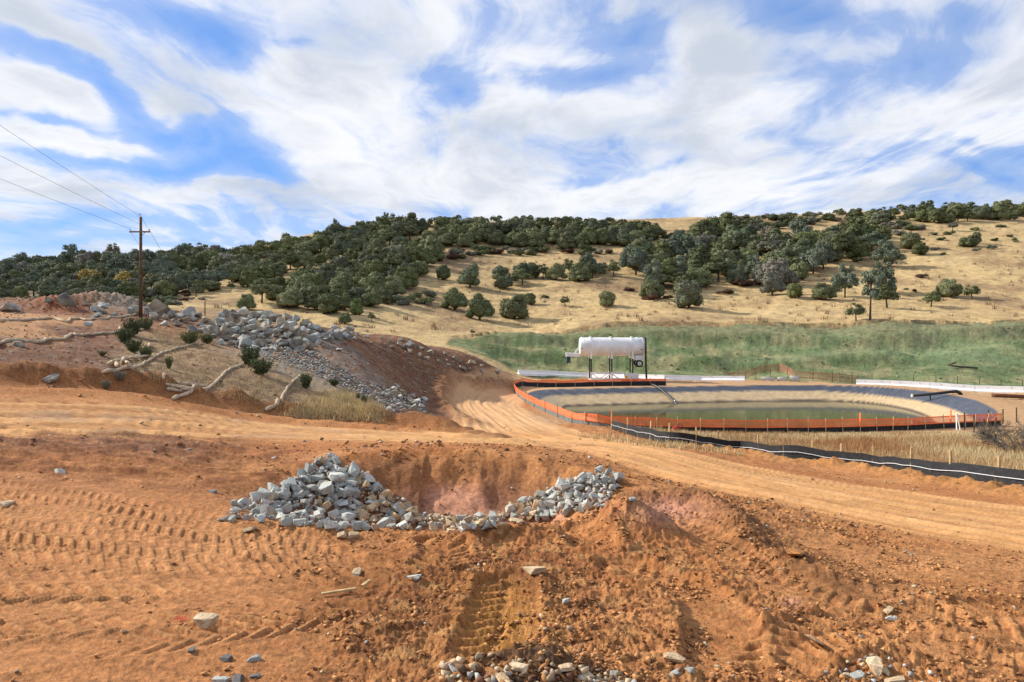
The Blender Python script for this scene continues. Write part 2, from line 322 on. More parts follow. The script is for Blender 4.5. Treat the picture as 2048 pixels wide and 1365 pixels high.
    for k, (path, wdt, dpt, sp) in enumerate(TREADS):
        t_, o_, s_ = poly_dist(xs, ys, smooth_line(path, 5))
        o_ = o_ + .05 * fbm(xs, ys, .8, 2, .5, k * 3.3)
        inside = 1 - sst(np.abs(o_), wdt * .46, wdt * .56)
        side = np.sign(o_); ph = (s_ / sp + np.where(side > 0, .5, 0) + np.abs(o_) / sp * (.95 if k < 11 else .55)) % 1.0
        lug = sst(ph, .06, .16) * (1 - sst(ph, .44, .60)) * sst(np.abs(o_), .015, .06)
        wear = np.clip(.72 + 1.2 * fbm(xs, ys, .4, 3, .5, k * 5.1), .1, 1.15)
        rim = np.exp(-((np.abs(o_) - wdt * .62) / .10) ** 2)
        zz = z[nearm]
        if k == 0: z_pre = zz.copy()
        if k < 11:
            fresh = z_pre - dpt * .45 + dpt * .95 * lug * wear; zz = zz * (1 - inside) + fresh * inside
        else: zz = zz - dpt * .55 * inside + dpt * .75 * lug * inside * wear
        zz = zz + dpt * .5 * rim * (1 + fbm(xs, ys, 3.0, 3, .6, 2.0))
        z[nearm] = zz
        tn = tread[nearm]; tread[nearm] = np.maximum(tn, inside)
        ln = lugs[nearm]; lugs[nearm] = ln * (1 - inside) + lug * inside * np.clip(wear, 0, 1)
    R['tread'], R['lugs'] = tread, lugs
    # churned soil: rough in the middle and on the right, quieter on the left
    churn = near * (1 - .8 * road) * (1 - .75 * tread)
    roughm = sst(px + 260 * n_big, 520, 900) * (1 - sst(px + 160 * n_big, 1750, 2050) * sst(d, 6.5, 9)); roughm = roughm * (1 - .8 * sst(px + 200 * n_big, 1560, 1800) * sst(d, 6.0, 7.5)); R['rough'] = roughm
    amt = churn * (.30 + .85 * roughm) * (1 - .75 * dep)
    rid = 1 - np.abs(fbm(X, Y, 1.35, 3, .5, 21.0)) * 2.0
    z = z + amt * (.024 * rid + .030 * n_mid + .014 * fbm(X, Y, 5.0, 3, .6, 31.0))
    nr = Y < 14
    c1 = fbm(X[nr], Y[nr], 7.0, 2, .6, 77.0); c2 = fbm(X[nr], Y[nr], 15.0, 2, .6, 79.0)
    clod = sst(c1, .14, .26) * .6 + sst(c2, .12, .26) * .5 - .3 * sst(-c1, .15, .3)
    c3 = fbm(X[nr], Y[nr], 27.0, 2, .6, 81.0)
    z[nr] += (amt[nr] * .026 * clod + (.005 + .012 * amt[nr]) * c3) * sst(Y[nr], 2, 4)
    lm = sst(d, 12.5, 14.5) * (1 - sst(d, 18.5, 20.5)) * (1 - sst(px, 420, 640)); z = z + lm * (.14 * fbm(X * .35, Y * 3.2, 1.0, 3, .6, 73.) + .07 * n_mid)
    # banks further off
    far = sst(d, 24, 34) * (1 - sst(d, 112, 126))
    offroad = (1 - road)
    z = z + far * offroad * (.16 * fbm(X, Y, .45, 4, .55, 41.) + .05 * fbm(X, Y, 2.2, 3, .6, 43.))
    # pond basin
    sd_ = poly_sdf(X, Y, POND); R['pond'] = sd_
    flat = sst(sd_, -7, -1.5)
    rimz = -9.02 - .35 * sst(Y, 66, 100) + .16 * sst(X, 42, 56)
    z = z * (1 - flat) + (rimz + .02 * n_mid) * flat
    wr_ = np.where(sd_ > 0, .015 * fbm(np.arctan2(Y - 86, X - 28) * 60, sd_ * .25, 1.0, 2, .5, 3.0) * np.exp(-sd_ / 2.2), 0)
    z = z - np.clip(np.maximum(sd_, 0) * .40, 0, 3.6) + wr_
    gs = sst(d, 123, 131) * (1 - sst(d, 150, 160)) * sst(px, 900, 1000)
    z = z + gs * (.75 * fbm(X, Y, .12, 4, .55, 111.) + .15 * fbm(X, Y, .8, 3, .6, 112.) + .5 * np.exp(-((Y + .25 * X - 146 + 3 * np.sin(X * .09)) / 2.2) ** 2))
    for yb, w_ in ((141.5 - .07 * (X - 20) + 1.8 * np.sin(X * .07), 1.0), (132.5 - .14 * (X - 20) + 1.4 * np.sin(X * .10 + 1), .8)):
        z = z + gs * .9 * w_ * np.tanh((Y - yb) / .8) * np.exp(-((Y - yb) / 5.0) ** 2)
    ytop = np.interp(px, [890, 930, 1000, 1100, 1250, 1500, 1780, 2048, 3200], [140, 143.5, 149, 152, 154, 153.5, 151.5, 147.5, 148]); t_ = ytop - Y
    z = z - .9 * np.where((t_ > 0) & (px > 900), np.exp(-np.abs(t_) / 3.0), 0) * sst(px, 900, 1000)
    # hillsides
    hill = sst(d, 118, 160)
    z = z + hill * (1.3 * fbm(X, Y, .028, 4, .5, 51.) + .22 * fbm(X, Y, .22, 3, .55, 52.))
    return z, R

# ------------------------------------------------------------------ terrain grid (finer where near), shared by all pieces of ground
us = np.concatenate([np.linspace(-1.9, -.78, 64)[:-1], np.linspace(-.78, .78, 980), np.linspace(.78, 1.9, 64)[1:]])
def steps(a, b, e):
    n = max(2, int(math.log(b / a) / e)); return np.exp(np.linspace(math.log(a), math.log(b), n + 1))[:-1]
ys = np.concatenate([steps(1.2, 4, .04), steps(4, 11, .0042), steps(11, 20, .0055), steps(20, 60, .010), steps(60, 112, .0055), steps(112, 170, .0085), steps(170, 450, .018), steps(450, 640, .05), [640.0]])
NU, NY = len(us), len(ys)
GX = ys[:, None] * us[None, :]; GY = np.repeat(ys[:, None], NU, 1)
GZ, MK = terrain(GX, GY)
GPX = CX + F * GX / GY; GPY = HY - F * GZ / GY

def ground_z(x, y):
    i = np.interp(y, ys, np.arange(NY)); j = np.interp(x / y, us, np.arange(NU))
    i0 = int(min(i, NY - 2)); j0 = int(min(j, NU - 2)); a = i - i0; b = j - j0
    return float((GZ[i0, j0] * (1 - b) + GZ[i0, j0 + 1] * b) * (1 - a) + (GZ[i0 + 1, j0] * (1 - b) + GZ[i0 + 1, j0 + 1] * b) * a)
_runmin = np.minimum.accumulate(GPY, axis=0)
def place(px, py, dmin=0.0):
    """the ground point seen at a photo position (first surface met), as a Vector"""
    j = np.interp((px - CX) / F, us, np.arange(NU)); j0 = int(min(j, NU - 2)); b = j - j0
    col = GPY[:, j0] * (1 - b) + GPY[:, j0 + 1] * b
    k = np.nonzero((col <= py) & (ys >= dmin))[0]
    if len(k) == 0:
        k0 = int(np.argmin(np.where(ys >= max(dmin, 60), col, 1e9))); y = ys[k0]
    else:
        k0 = int(k[0])
        if k0 == 0: y = ys[0]
        else:
            c0, c1 = col[k0 - 1], col[k0]
            t = 0 if c0 <= c1 else min(1, max(0, (c0 - py) / (c0 - c1))); y = ys[k0 - 1] + t * (ys[k0] - ys[k0 - 1])
    x = (px - CX) / F * y
    return Vector((x, y, ground_z(x, y)))
def at(px, d, dz=0.0):
    x = (px - CX) / F * d; return Vector((x, d, ground_z(x, d) + dz))

# ------------------------------------------------------------------ ground colours (base colours of soil, grass, mulch and liner, some shading painted in)
def ground_colours():
    X, Y, d = GX, GY, GY; px = GPX; nb, nm = MK['n_big'], MK['n_mid']
    n3 = fbm(X, Y, .12, 4, .55, 61.); n4 = fbm(X, Y, 6.0, 3, .6, 62.); ld = np.log(d)
    S_light, S_mid, S_dark = np.array((.545, .268, .108)), np.array((.395, .160, .056)), np.array((.195, .074, .030))
    PINK, GREY = np.array((.52, .25, .165)), np.array((.33, .225, .145))
    c = np.broadcast_to(S_mid, X.shape + (3,)).copy(); rd_ = MK['road']
    c = mixc(c, S_light, np.clip(.30 + .9 * nb + .45 * n4, 0, 1) * .8)
    c = mixc(c, S_dark, np.clip(-.12 + .9 * fbm(X, Y, .8, 4, .6, 63.) + .3 * n4, 0, 1) * (.35 + .5 * MK['rough']))
    # the left foreground: sandy lanes with darker lines between
    left = (1 - sst(px, 450, 800)) * (1 - sst(d, 12, 16))
    c = mixc(c, (.47, .215, .088), left * .4)
    c = mixc(c, S_light * 1.02, MK['lugs'] * .7 * (1 - .4 * MK['rough']))  # raised lugs lighter than the hollows: tread shading painted into the soil colour
    deep = np.exp(-(((px - 1003) / 90) ** 2)) * sst(d, 5.6, 6.2) * (1 - sst(d, 7.6, 8.6)); c = mixc(c, (.50, .24, .055), deep * .8)
    # dark moist churned patch left of the deep tread
    q = np.exp(-(((px - 780 + 90 * nb) / 190) ** 2) - ((d - 7.4) / 1.5) ** 2); c = mixc(c, (.235, .095, .034), np.clip(q * 1.1, 0, .8))
    q = np.exp(-(((px - 1090) / 110) ** 2) - ((d - 8.2) / 1.0) ** 2); c = mixc(c, (.22, .085, .035), np.clip(q * .8, 0, .7))
    q = (1 - sst(d, 13, 17)) * (1 - rd_) * (.25 + .75 * MK['rough']) * (1 - .6 * MK['tread']) * (1 - .7 * MK['pit'])
    c = mixc(c, (.165, .066, .026), q * sst(fbm(X, Y, 3.6, 4, .72, 64.) + .35 * nb, .02, .42) * .8)
    c = mixc(c, (.52, .28, .11), q * sst(fbm(X, Y, 2.3, 4, .7, 65.) - .2 * nb, .10, .45) * .5)
    q = np.exp(-(((px - 1085) / 130) ** 2)) * (1 - sst(d, 5.65, 5.95)); c = mixc(c, (.12, .070, .040), q * np.clip(.7 + nm, 0, 1))
    # ground left of the pit and behind it
    q = sst(d, 11.5, 13.5) * (1 - sst(d, 17.5, 19.5)) * (1 - sst(px, 560, 700)); c = mixc(c, S_dark * 1.15, q * np.clip(.45 + 1.1 * nm, 0, 1))
    q = sst(d, 14.5, 17) * (1 - sst(d, 19, 21)) * (1 - sst(px, 300, 620)); strk = fbm(X * .35, Y * 3.2, 1.0, 4, .6, 73.); c = mixc(c, (.20, .092, .052), q * np.clip(.45 + .6 * nb + 1.6 * strk, 0, 1)); c = mixc(c, (.50, .29, .155), q * np.clip(1.5 * -strk - .1, 0, .7))
    # roads
    rd = MK['road']; rc = np.broadcast_to(np.array((.53, .275, .108)), c.shape).copy()
    rc = mixc(rc, (.60, .345, .155), np.clip(.15 + .95 * MK['ruts'] + .5 * nb, 0, 1)); rc = mixc(rc, (.27, .115, .045), np.clip(-.08 - 1.5 * MK['ruts'] + .9 * MK['fine_r'], 0, .85))
    rc = mixc(rc, (.30, .130, .050), MK['line'] * .6)
    rc = mixc(rc, GREY, np.clip(fbm(X, Y, .5, 3, .5, 66.) * 1.3 - .1, 0, .6) * (px < 700)); rc = mixc(rc, (.60, .36, .185), sst(d, 40, 60) * .7)
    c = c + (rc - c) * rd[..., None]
    for k, w in (('berm_a', 1.0), ('berm_b', .9), ('edge_r', .8)): c = mixc(c, (.175, .078, .034), MK[k] * np.clip(.75 + .5 * nm, 0, 1) * w)
    c = mixc(c, (.40, .19, .065), MK['berm_f'] * .8)
    # pit: dark rim, pink clay lower down
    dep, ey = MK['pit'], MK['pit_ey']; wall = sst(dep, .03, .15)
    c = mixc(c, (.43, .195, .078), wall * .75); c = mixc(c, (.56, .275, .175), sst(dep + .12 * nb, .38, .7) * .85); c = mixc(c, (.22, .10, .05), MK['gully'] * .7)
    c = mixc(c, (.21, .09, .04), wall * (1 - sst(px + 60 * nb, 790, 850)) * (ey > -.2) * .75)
    for (qx, qy, rx, ry) in ((1335, 1022, 75, 28), (1582, 1205, 22, 10), (360, 1235, 1, 1)):
        c = mixc(c, PINK, np.exp(-((px - qx) / rx) ** 2 - ((GPY - qy) / ry) ** 2) * .8 * (d < 14))
    c = mixc(c, (.60, .10, .045), np.clip(1.4 * np.exp(-((px - 362) / 11) ** 2 - ((GPY - 1238) / 5) ** 2), 0, .85) * (d < 8))      # spray paint mark
    # banks
    far = sst(d, 27.0, 30) * (1 - rd) * (1 - MK['berm_a'])
    U = px / 1000.0
    def reg(pts, soft=.03, dist=.05):
        w = poly_sdf(U + dist * .5 * nb, ld + dist * .6 * nb, [(a / 1000., math.log(b)) for a, b in pts]); return sst(w, -soft, soft)
    bank = reg([(-900, 24), (0, 26.5), (280, 28.5), (500, 30.5), (700, 32), (850, 31), (960, 29.5), (930, 58), (880, 70), (905, 84), (1010, 98), (1060, 118), (800, 118), (300, 118), (-900, 118)])
    bc = np.broadcast_to(np.array((.165, .075, .038)), c.shape).copy()
    bc = mixc(bc, (.29, .145, .07), np.clip(.1 + 1.0 * n3 + .8 * nm, 0, .8)); bc = mixc(bc, (.155, .07, .04), np.clip(-.1 + 1.2 * fbm(X, Y, .5, 4, .6, 67.), 0, .8)); bc = mixc(bc, (.29, .24, .19), np.clip(fbm(X, Y, 1.4, 3, .6, 68.) * 1.2 - .12, 0, .5))
    c = c + (bc - c) * (bank * (1 - rd) * (1 - .8 * MK['berm_a']))[..., None]
    upper = reg([(-900, 36), (0, 37.5), (130, 40), (110, 44), (60, 47), (180, 52), (180, 58), (0, 60), (-900, 60)]); c = mixc(c, (.48, .26, .12), upper * .8)
    redm = np.exp(-((px - 115) / 55) ** 2 - ((d - 66) / 5) ** 2); c = mixc(c, (.33, .11, .05), redm * .8)
    greym = np.exp(-((px - 250) / 70) ** 2 - ((d - 78) / 8) ** 2); c = mixc(c, (.25, .20, .15), np.clip(greym * 1.2, 0, .9))
    straw = reg([(225, 34), (330, 31), (500, 33), (700, 36.5), (775, 41.5), (742, 45), (600, 50.5), (480, 56), (330, 62), (285, 58), (240, 45)])
    sc_ = np.broadcast_to(np.array((.33, .225, .12)), c.shape).copy()
    sc_ = mixc(sc_, (.17, .10, .065), np.clip(.15 + 1.0 * nm + .7 * nb + .8 * fbm(X, Y, 3.2, 2, .6, 71.), 0, .95)); sc_ = mixc(sc_, (.30, .13, .06), sst(d, 50, 57) * .7)
    c = c + (sc_ - c) * (straw * .9)[..., None]
    pale = reg([(590, 36), (700, 35.5), (785, 40), (760, 45), (690, 46), (640, 42)]); c = mixc(c, (.52, .38, .18), pale * .85)
    scree = reg([(420, 56), (500, 47), (650, 43), (790, 46), (860, 52), (800, 60), (640, 70), (420, 74)]); c = mixc(c, (.24, .235, .20), scree * np.clip(.35 + nm, 0, .9))
    clay = np.exp(-((px - 822) / 36) ** 2 - ((d - 47) / 2.6) ** 2); c = mixc(c, (.50, .22, .15), np.clip(clay * 1.6, 0, .9))
    # dry grass field to the right
    field = reg([(1235, 57), (1300, 51.5), (1400, 48.2), (1480, 45.8), (1683, 37.8), (1822, 32.5), (1996, 27.2), (2300, 21.5), (3000, 17), (3000, 60), (2060, 60), (1960, 59.5), (1500, 59), (1280, 59)], .012, .01)
    fc = np.broadcast_to(np.array((.43, .31, .165)), c.shape).copy(); fc = mixc(fc, (.33, .19, .09), np.clip(.2 + 1.4 * nb, 0, .8)); fc = mixc(fc, (.54, .43, .25), np.clip(n3 * 1.5, 0, .7))
    c = c + (fc - c) * field[..., None]; MK['field'] = field
    around = sst(d, 57, 61) * (1 - sst(d, 112, 120)) * sst(px, 1045, 1100) ; c = mixc(c, (.50, .32, .165), around * .8)
    c = mixc(c, (.36, .24, .14), around * np.clip(nm + .2, 0, .5))
    # pond liner and silted slope
    sdp = MK['pond']; lin = sst(sdp, -.1, .12)
    ang = np.arctan2(Y - 86, X - 28); wr = fbm(ang * 55, sdp * .3, 1.0, 3, .6, 3.0)
    top = 1.7 + .9 * sst(X, 42, 52) + .12 * fbm(ang * 6, sdp * 0, 1.0, 3, .5, 13.)
    pc = np.broadcast_to(np.array((.060, .066, .084)), c.shape).copy(); pc = mixc(pc, (.13, .14, .165), np.clip(wr * 1.1 - .15, 0, .7) * (.25 + .6 * sst(X, 44, 50))); pc = mixc(pc, (.22, .22, .22), np.clip(1 - sst(X, 3, 14), 0, .35) * np.clip(.5 + wr, 0, 1))
    pc = mixc(pc, (.50, .365, .195), sst(sdp + .12 * wr, top - .25, top + .25)); pc = mixc(pc, (.40, .28, .15), np.clip(fbm(ang * 5, sdp * 2.4, 1.0, 3, .6, 5.) * .9, 0, .6) * sst(sdp, top, top + .2))
    hgt = GZ - WATER_Z; wet = 1 - sst(hgt, .10, .22); pc = mixc(pc, (.10, .065, .038), wet)
    c = c + (pc - c) * lin[..., None]; MK['liner'] = lin * (1 - sst(sdp, top, top + .3))
    # hydroseeded slope
    ngs = .02 * fbm(X, Y, .3, 3, .5, 15.)
    grn = poly_sdf(U, ld + ngs, [(a / 1000., math.log(b)) for a, b in [(890, 128), (930, 127), (1000, 125.5), (1050, 124.5), (1250, 121.5), (1500, 117), (1780, 110.5), (2048, 103), (3200, 96), (3200, 148), (2048, 147.5), (1780, 151.5), (1500, 153.5), (1250, 154), (1100, 152), (1000, 149), (930, 143.5), (900, 140)]]); grn = sst(grn, -.006, .006)
    gc = np.broadcast_to(np.array((.128, .172, .072)), c.shape).copy()
    g1 = fbm(X, Y, .10, 4, .6, 81.); g2 = fbm(X, Y, .9, 4, .65, 82.); g3 = fbm(X * .25, Y, .5, 3, .5, 83.)
    gc = mixc(gc, (.185, .238, .112), np.clip(.05 + 1.4 * g1 + .6 * g3, 0, .9)); gc = mixc(gc, (.13, .15, .066), np.clip(-.08 + 1.1 * g2 - .5 * g1, 0, .6)); gc = mixc(gc, (.33, .27, .14), np.clip(fbm(X * .12, (GZ * 1.1 + .04 * X), 1.0, 4, .6, 85.) * 1.3 - .1, 0, .55)); gc = mixc(gc, (.11, .13, .065), np.exp(-((fbm(X * .03, GZ * .55 + .02 * X, 1.0, 2, .5, 86.)) / .03) ** 2) * .6); gc = mixc(gc, (.10, .115, .055), np.clip(fbm(X * .9 + Y * .35, Y * .12 - X * .05, 1.0, 3, .6, 87.) * 1.2 - .12, 0, .5)); gc = mixc(gc, (.34, .30, .155), np.clip(.06 + 1.5 * fbm(X, Y, .16, 4, .6, 84.), 0, .7))
    hrel = (GZ + 9.5) / 9.0; gc = mixc(gc, (.215, .205, .11), sst(hrel, .62, .85) * .65)
    gc = mixc(gc, (.21, .27, .14), np.exp(-((hrel - (.33 + .11 * np.sin(X * .11 + .6))) / .045) ** 2) * (px > 1430) * .5)
    gc = mixc(gc, (.180, .250, .125), np.exp(-((px - 1925) / 120) ** 2) * np.exp(-((hrel - .4) / .25) ** 2) * .7)
    c = c + (gc - c) * grn[..., None]; MK['green'] = grn
    # grassy hills
    hillw = sst(ld + .4 * ngs, math.log(112), math.log(118)) * (1 - grn); beyond = np.where(px > 1080, d > 140, d > 112); hillw = hillw * beyond
    hc = np.broadcast_to(np.array((.52, .37, .175)), c.shape).copy()
    h1 = fbm(X, Y, .05, 5, .6, 91.); h2 = fbm(X, Y * .5, .5, 4, .65, 92.)
    hc = mixc(hc, (.40, .265, .135), np.clip(-.02 + 1.1 * h1 + .6 * h2, 0, .8)); hc = mixc(hc, (.52, .385, .20), np.clip(-.05 - 1.1 * h1 + .6 * h2, 0, .8)); hc = mixc(hc, (.23, .145, .085), np.clip(fbm(X, Y, .028, 4, .6, 93.) * 1.5 - .2, 0, .65)); hc = mixc(hc, (.25, .16, .09), np.exp(-(fbm(X, Y * .45, .035, 3, .5, 96.) / .03) ** 2) * .3)
    wood = reg([(-900, 120), (0, 125), (180, 140), (330, 165), (430, 200), (470, 240), (480, 500), (-900, 500)], .06); hc = mixc(hc, (.16, .12, .075), wood * .85)
    hc = mixc(hc, (.13, .09, .055), np.clip(sst(d, 190, 230) * (px > 480) * (px < 1700) * (1 - sst(px, 1500, 1800)) * (.1 + 1.0 * fbm(X, Y, .045, 4, .6, 95.)), 0, .45))
    c = c + (hc - c) * hillw[..., None]; MK['hill'] = hillw
    edge = np.exp(-((ld - np.log(np.interp(px, [890, 930, 1000, 1100, 1250, 1500, 1780, 2048], [141, 144, 149.5, 152.5, 154.5, 154, 152, 148]))) / .007) ** 2) * (px > 900); c = mixc(c, (.20, .125, .06), edge * .8 * np.clip(.5 + nm, 0, 1))  # brown scarp line, with the shadow along it painted into the colour
    return np.clip(c, .01, .9)
GC = ground_colours()

# ------------------------------------------------------------------ materials
def new_mat(name):
    m = bpy.data.materials.new(name); m.use_nodes = True
    t = NT(m.node_tree); b = t.n['Principled BSDF']; b.inputs['Specular IOR Level'].default_value = 0.25
    return m, t, b
def bump(t, b, h, strength, dist):
    n = t.node('ShaderNodeBump'); n.inputs['Strength'].default_value = strength; n.inputs['Distance'].default_value = dist
    t.put(n.inputs['Height'], h); t.l.new(n.outputs[0], b.inputs['Normal'])
def ground_mat(name, scales, var, bstr, bdist, rough=.95, fibre=False):
    m, t, b = new_mat(name)
    a = t.node('ShaderNodeAttribute', attribute_name='Col'); pos = t.node('ShaderNodeTexCoord').outputs['Object']
    v = t.vm('MULTIPLY', pos, (1, .45, 1.6)) if fibre else pos
    n1 = t.noise(v, scales[0], 6, .65); n2 = t.noise(v, scales[1], 5, .7); n3 = t.noise(pos, scales[0] * .18, 4, .6)
    f = t.m('ADD', t.m('ADD', t.m('MULTIPLY', n1, .5), t.m('MULTIPLY', n2, .3)), t.m('MULTIPLY', n3, .2))
    k = t.ss(f, .33, .68, 1 - var, 1 + var * .8)
    col = t.mix(1.0, a.outputs['Color'], t.xyz(k, k, k), 'MULTIPLY')
    t.put(b.inputs['Base Color'], col); b.inputs['Roughness'].default_value = rough; b.inputs['Specular IOR Level'].default_value = .12
    bump(t, b, t.m('ADD', n1, t.m('MULTIPLY', n2, .6)), bstr, bdist)
    return m
M = {}
M['soil'] = ground_mat('soil', (13.0, 55.0), .52, .9, .030)
M['road'] = ground_mat('packed_soil', (6.0, 30.0), .28, .5, .035)
M['hill'] = ground_mat('dry_grass_ground', (.55, 2.6), .40, .9, .5, fibre=True)
M['green'] = ground_mat('mulched_soil', (.7, 3.0), .36, .9, .4)
M['field'] = ground_mat('field_grass_ground', (3.0, 12.0), .4, .7, .1, fibre=True)
m, t, b = new_mat('pond_liner'); M['liner'] = m
a = t.node('ShaderNodeAttribute', attribute_name='Col'); pos = t.node('ShaderNodeTexCoord').outputs['Object']
n1 = t.noise(pos, 1.5, 6, .65); k = t.ss(n1, .3, .7, .82, 1.14)
t.put(b.inputs['Base Color'], t.mix(1.0, a.outputs['Color'], t.xyz(k, k, k), 'MULTIPLY')); b.inputs['Roughness'].default_value = .55; b.inputs['Specular IOR Level'].default_value = .4
bump(t, b, n1, .25, .06)

def simple(name, col, rough=.7, var=.2, scale=8.0, bstr=.2, bdist=.02, spec=.3, metal=0.0, objvar=0.0, col2=None):
    m, t, b = new_mat(name); pos = t.node('ShaderNodeTexCoord').outputs['Object']
    n = t.noise(pos, scale, 5, .6); k = t.ss(n, .3, .7, 1 - var, 1 + var)
    c = col
    if col2 is not None: c = t.mix(t.ss(t.noise(pos, scale * .5, 4, .6), .42, .62), col, col2)
    if objvar:
        oi = t.node('ShaderNodeObjectInfo'); k = t.m('MULTIPLY', k, t.m('ADD', 1 - objvar, t.m('MULTIPLY', oi.outputs['Random'], 2 * objvar)))
    t.put(b.inputs['Base Color'], t.mix(1.0, c, t.xyz(k, k, k), 'MULTIPLY'))
    b.inputs['Roughness'].default_value = rough; b.inputs['Specular IOR Level'].default_value = spec; b.inputs['Metallic'].default_value = metal
    if bstr: bump(t, b, n, bstr, bdist)
    M[name] = m; return m

# ------------------------------------------------------------------ the ground, cut into its pieces
def tag(o, label=None, cat=None, group=None, kind=None):
    for k, v in (('label', label), ('category', cat), ('group', group), ('kind', kind)):
        if v: o[k] = v
    return o
def mesh_obj(name, verts, faces, mat, parent=None, smooth=False, cols=None):
    me = bpy.data.meshes.new(name); me.from_pydata([tuple(v) for v in verts], [], faces)
    if smooth: me.polygons.foreach_set('use_smooth', [True] * len(me.polygons))
    me.materials.append(mat); me.update()
    o = bpy.data.objects.new(name, me); COL.objects.link(o); o.parent = parent
    return o
def fast_mesh(name, V, Fq, mat, C=None, smooth=True):
    k = Fq.shape[1]
    me = bpy.data.meshes.new(name); me.vertices.add(len(V)); me.vertices.foreach_set('co', V.astype(np.float32).ravel())
    me.loops.add(Fq.size); me.loops.foreach_set('vertex_index', Fq.astype(np.int32).ravel())
    me.polygons.add(len(Fq)); me.polygons.foreach_set('loop_start', np.arange(0, Fq.size, k, dtype=np.int32)); me.polygons.foreach_set('loop_total', np.full(len(Fq), k, np.int32))
    if smooth: me.polygons.foreach_set('use_smooth', np.ones(len(Fq), bool))
    if C is not None:
        at_ = me.attributes.new('Col', 'FLOAT_COLOR', 'POINT'); at_.data.foreach_set('color', np.concatenate([C, np.ones((len(C), 1))], 1).astype(np.float32).ravel())
    me.update(calc_edges=True); me.materials.append(mat)
    o = bpy.data.objects.new(name, me); COL.objects.link(o); return o
idx = np.arange(NY * NU).reshape(NY, NU)
quads = np.stack([idx[:-1, :-1], idx[:-1, 1:], idx[1:, 1:], idx[1:, :-1]], -1).reshape(-1, 4)
def fmean(a): return ((a[:-1, :-1] + a[1:, 1:]) * .5).ravel()
cls = np.zeros(len(quads), int)
cls[fmean(MK['road']) > .5] = 1
cls[fmean(MK['field']) > .5] = 2
cls[fmean(MK['green']) > .5] = 4
cls[fmean(MK['hill']) > .5] = 5
cls[fmean(MK['pond']) > 0] = 3
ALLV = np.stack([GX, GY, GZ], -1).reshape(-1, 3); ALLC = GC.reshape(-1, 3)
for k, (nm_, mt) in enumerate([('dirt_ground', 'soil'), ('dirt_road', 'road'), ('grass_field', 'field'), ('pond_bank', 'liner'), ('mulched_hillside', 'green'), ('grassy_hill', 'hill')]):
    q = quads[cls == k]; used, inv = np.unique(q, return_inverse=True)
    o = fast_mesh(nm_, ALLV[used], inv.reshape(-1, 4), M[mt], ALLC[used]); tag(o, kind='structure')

# ------------------------------------------------------------------ object materials
simple('rock_grey', (.41, .415, .37), .85, .28, 9, .5, .02, .3, objvar=.32)
simple('rock_blue', (.345, .36, .33), .85, .28, 9, .5, .02, .3, objvar=.3)
simple('rock_tan', (.46, .34, .205), .9, .28, 9, .5, .02, .2, objvar=.3)
simple('rock_dark', (.13, .12, .115), .8, .35, 14, .5, .01, .3, objvar=.25)
simple('rock_cream', (.58, .47, .32), .9, .22, 12, .5, .01, .2, objvar=.12, col2=(.46, .31, .17))
simple('boulder_grey', (.25, .25, .235), .9, .35, 2.2, .6, .08, .2, objvar=.45, col2=(.31, .28, .225))
simple('boulder_tan', (.31, .245, .17), .9, .3, 2.0, .6, .08, .2, objvar=.3, col2=(.28, .26, .22))
simple('clod', (.46, .205, .075), .95, .35, 14, .4, .01, .1, objvar=.2)
simple('straw', (.54, .43, .30), .95, .35, 16, .7, .03, .1, objvar=.1, col2=(.38, .29, .20))
simple('white_paint', (.80, .80, .80), .42, .10, 1.6, .06, .02, .5, col2=(.70, .68, .64))
simple('barrier_white', (.82, .83, .84), .6, .07, .8, .15, .03, .3)
simple('dark_steel', (.035, .032, .03), .55, .3, 5, .15, .01, .4)
simple('black_plastic', (.016, .016, .018), .45, .25, 3, .2, .02, .45)
simple('black_fabric', (.022, .024, .027), .75, .3, 5, .4, .03, .25)
simple('grey_fabric', (.17, .175, .17), .85, .25, 4, .4, .03, .2)
simple('rope_white', (.70, .72, .74), .7, .1, 8, 0, .01)
simple('stake_wood', (.50, .34, .17), .85, .28, 12, .3, .005, .2, objvar=.2)
simple('pole_wood', (.115, .072, .045), .9, .35, 3.5, .4, .01, .15)
simple('arm_wood', (.22, .15, .13), .9, .25, 5, .3, .01, .15)
simple('orange_mesh', (.90, .19, .06), .6, .15, 2, 0, .01, .3)
simple('faded_mesh', (.50, .17, .10), .7, .2, 2, 0, .01, .3)
simple('tyre_rubber', (.02, .02, .02), .85, .2, 10, .2, .01, .2)
simple('rim_paint', (.70, .70, .68), .5, .1, 10, 0, .01, .4)
simple('blue_paint', (.03, .05, .10), .5, .2, 6, 0, .01, .4)
simple('red_paint', (.36, .03, .025), .5, .2, 6, 0, .01, .4)
simple('yellow_paint', (.72, .42, .03), .5, .1, 6, 0, .01, .4)
simple('pink_tape', (.85, .20, .22), .6, .1, 6, 0, .01, .3)
simple('rust', (.16, .07, .04), .85, .35, 8, .3, .01, .2)
simple('concrete', (.50, .47, .41), .9, .15, 4, .2, .02, .2)
simple('bark', (.085, .065, .05), .95, .35, 6, .6, .04, .1)
simple('twig', (.12, .105, .09), .95, .25, 6, 0, .01, .1)
simple('twig_pale', (.22, .195, .165), .95, .25, 6, 0, .01, .1)
simple('wire', (.10, .10, .11), .5, 0, 5, 0, .01, .4)
m, t, b = new_mat('water'); M['water'] = m
pos = t.node('ShaderNodeTexCoord').outputs['Object']
b.inputs['Base Color'].default_value = (.080, .078, .030, 1); b.inputs['Roughness'].default_value = .06; b.inputs['Specular IOR Level'].default_value = .5; b.inputs['IOR'].default_value = 1.33
bump(t, b, t.m('ADD', t.noise(t.vm('MULTIPLY', pos, (1, 2.2, 1)), 1.3, 4, .6), t.m('MULTIPLY', t.noise(pos, .12, 3, .5), 2.0)), .045, .08)
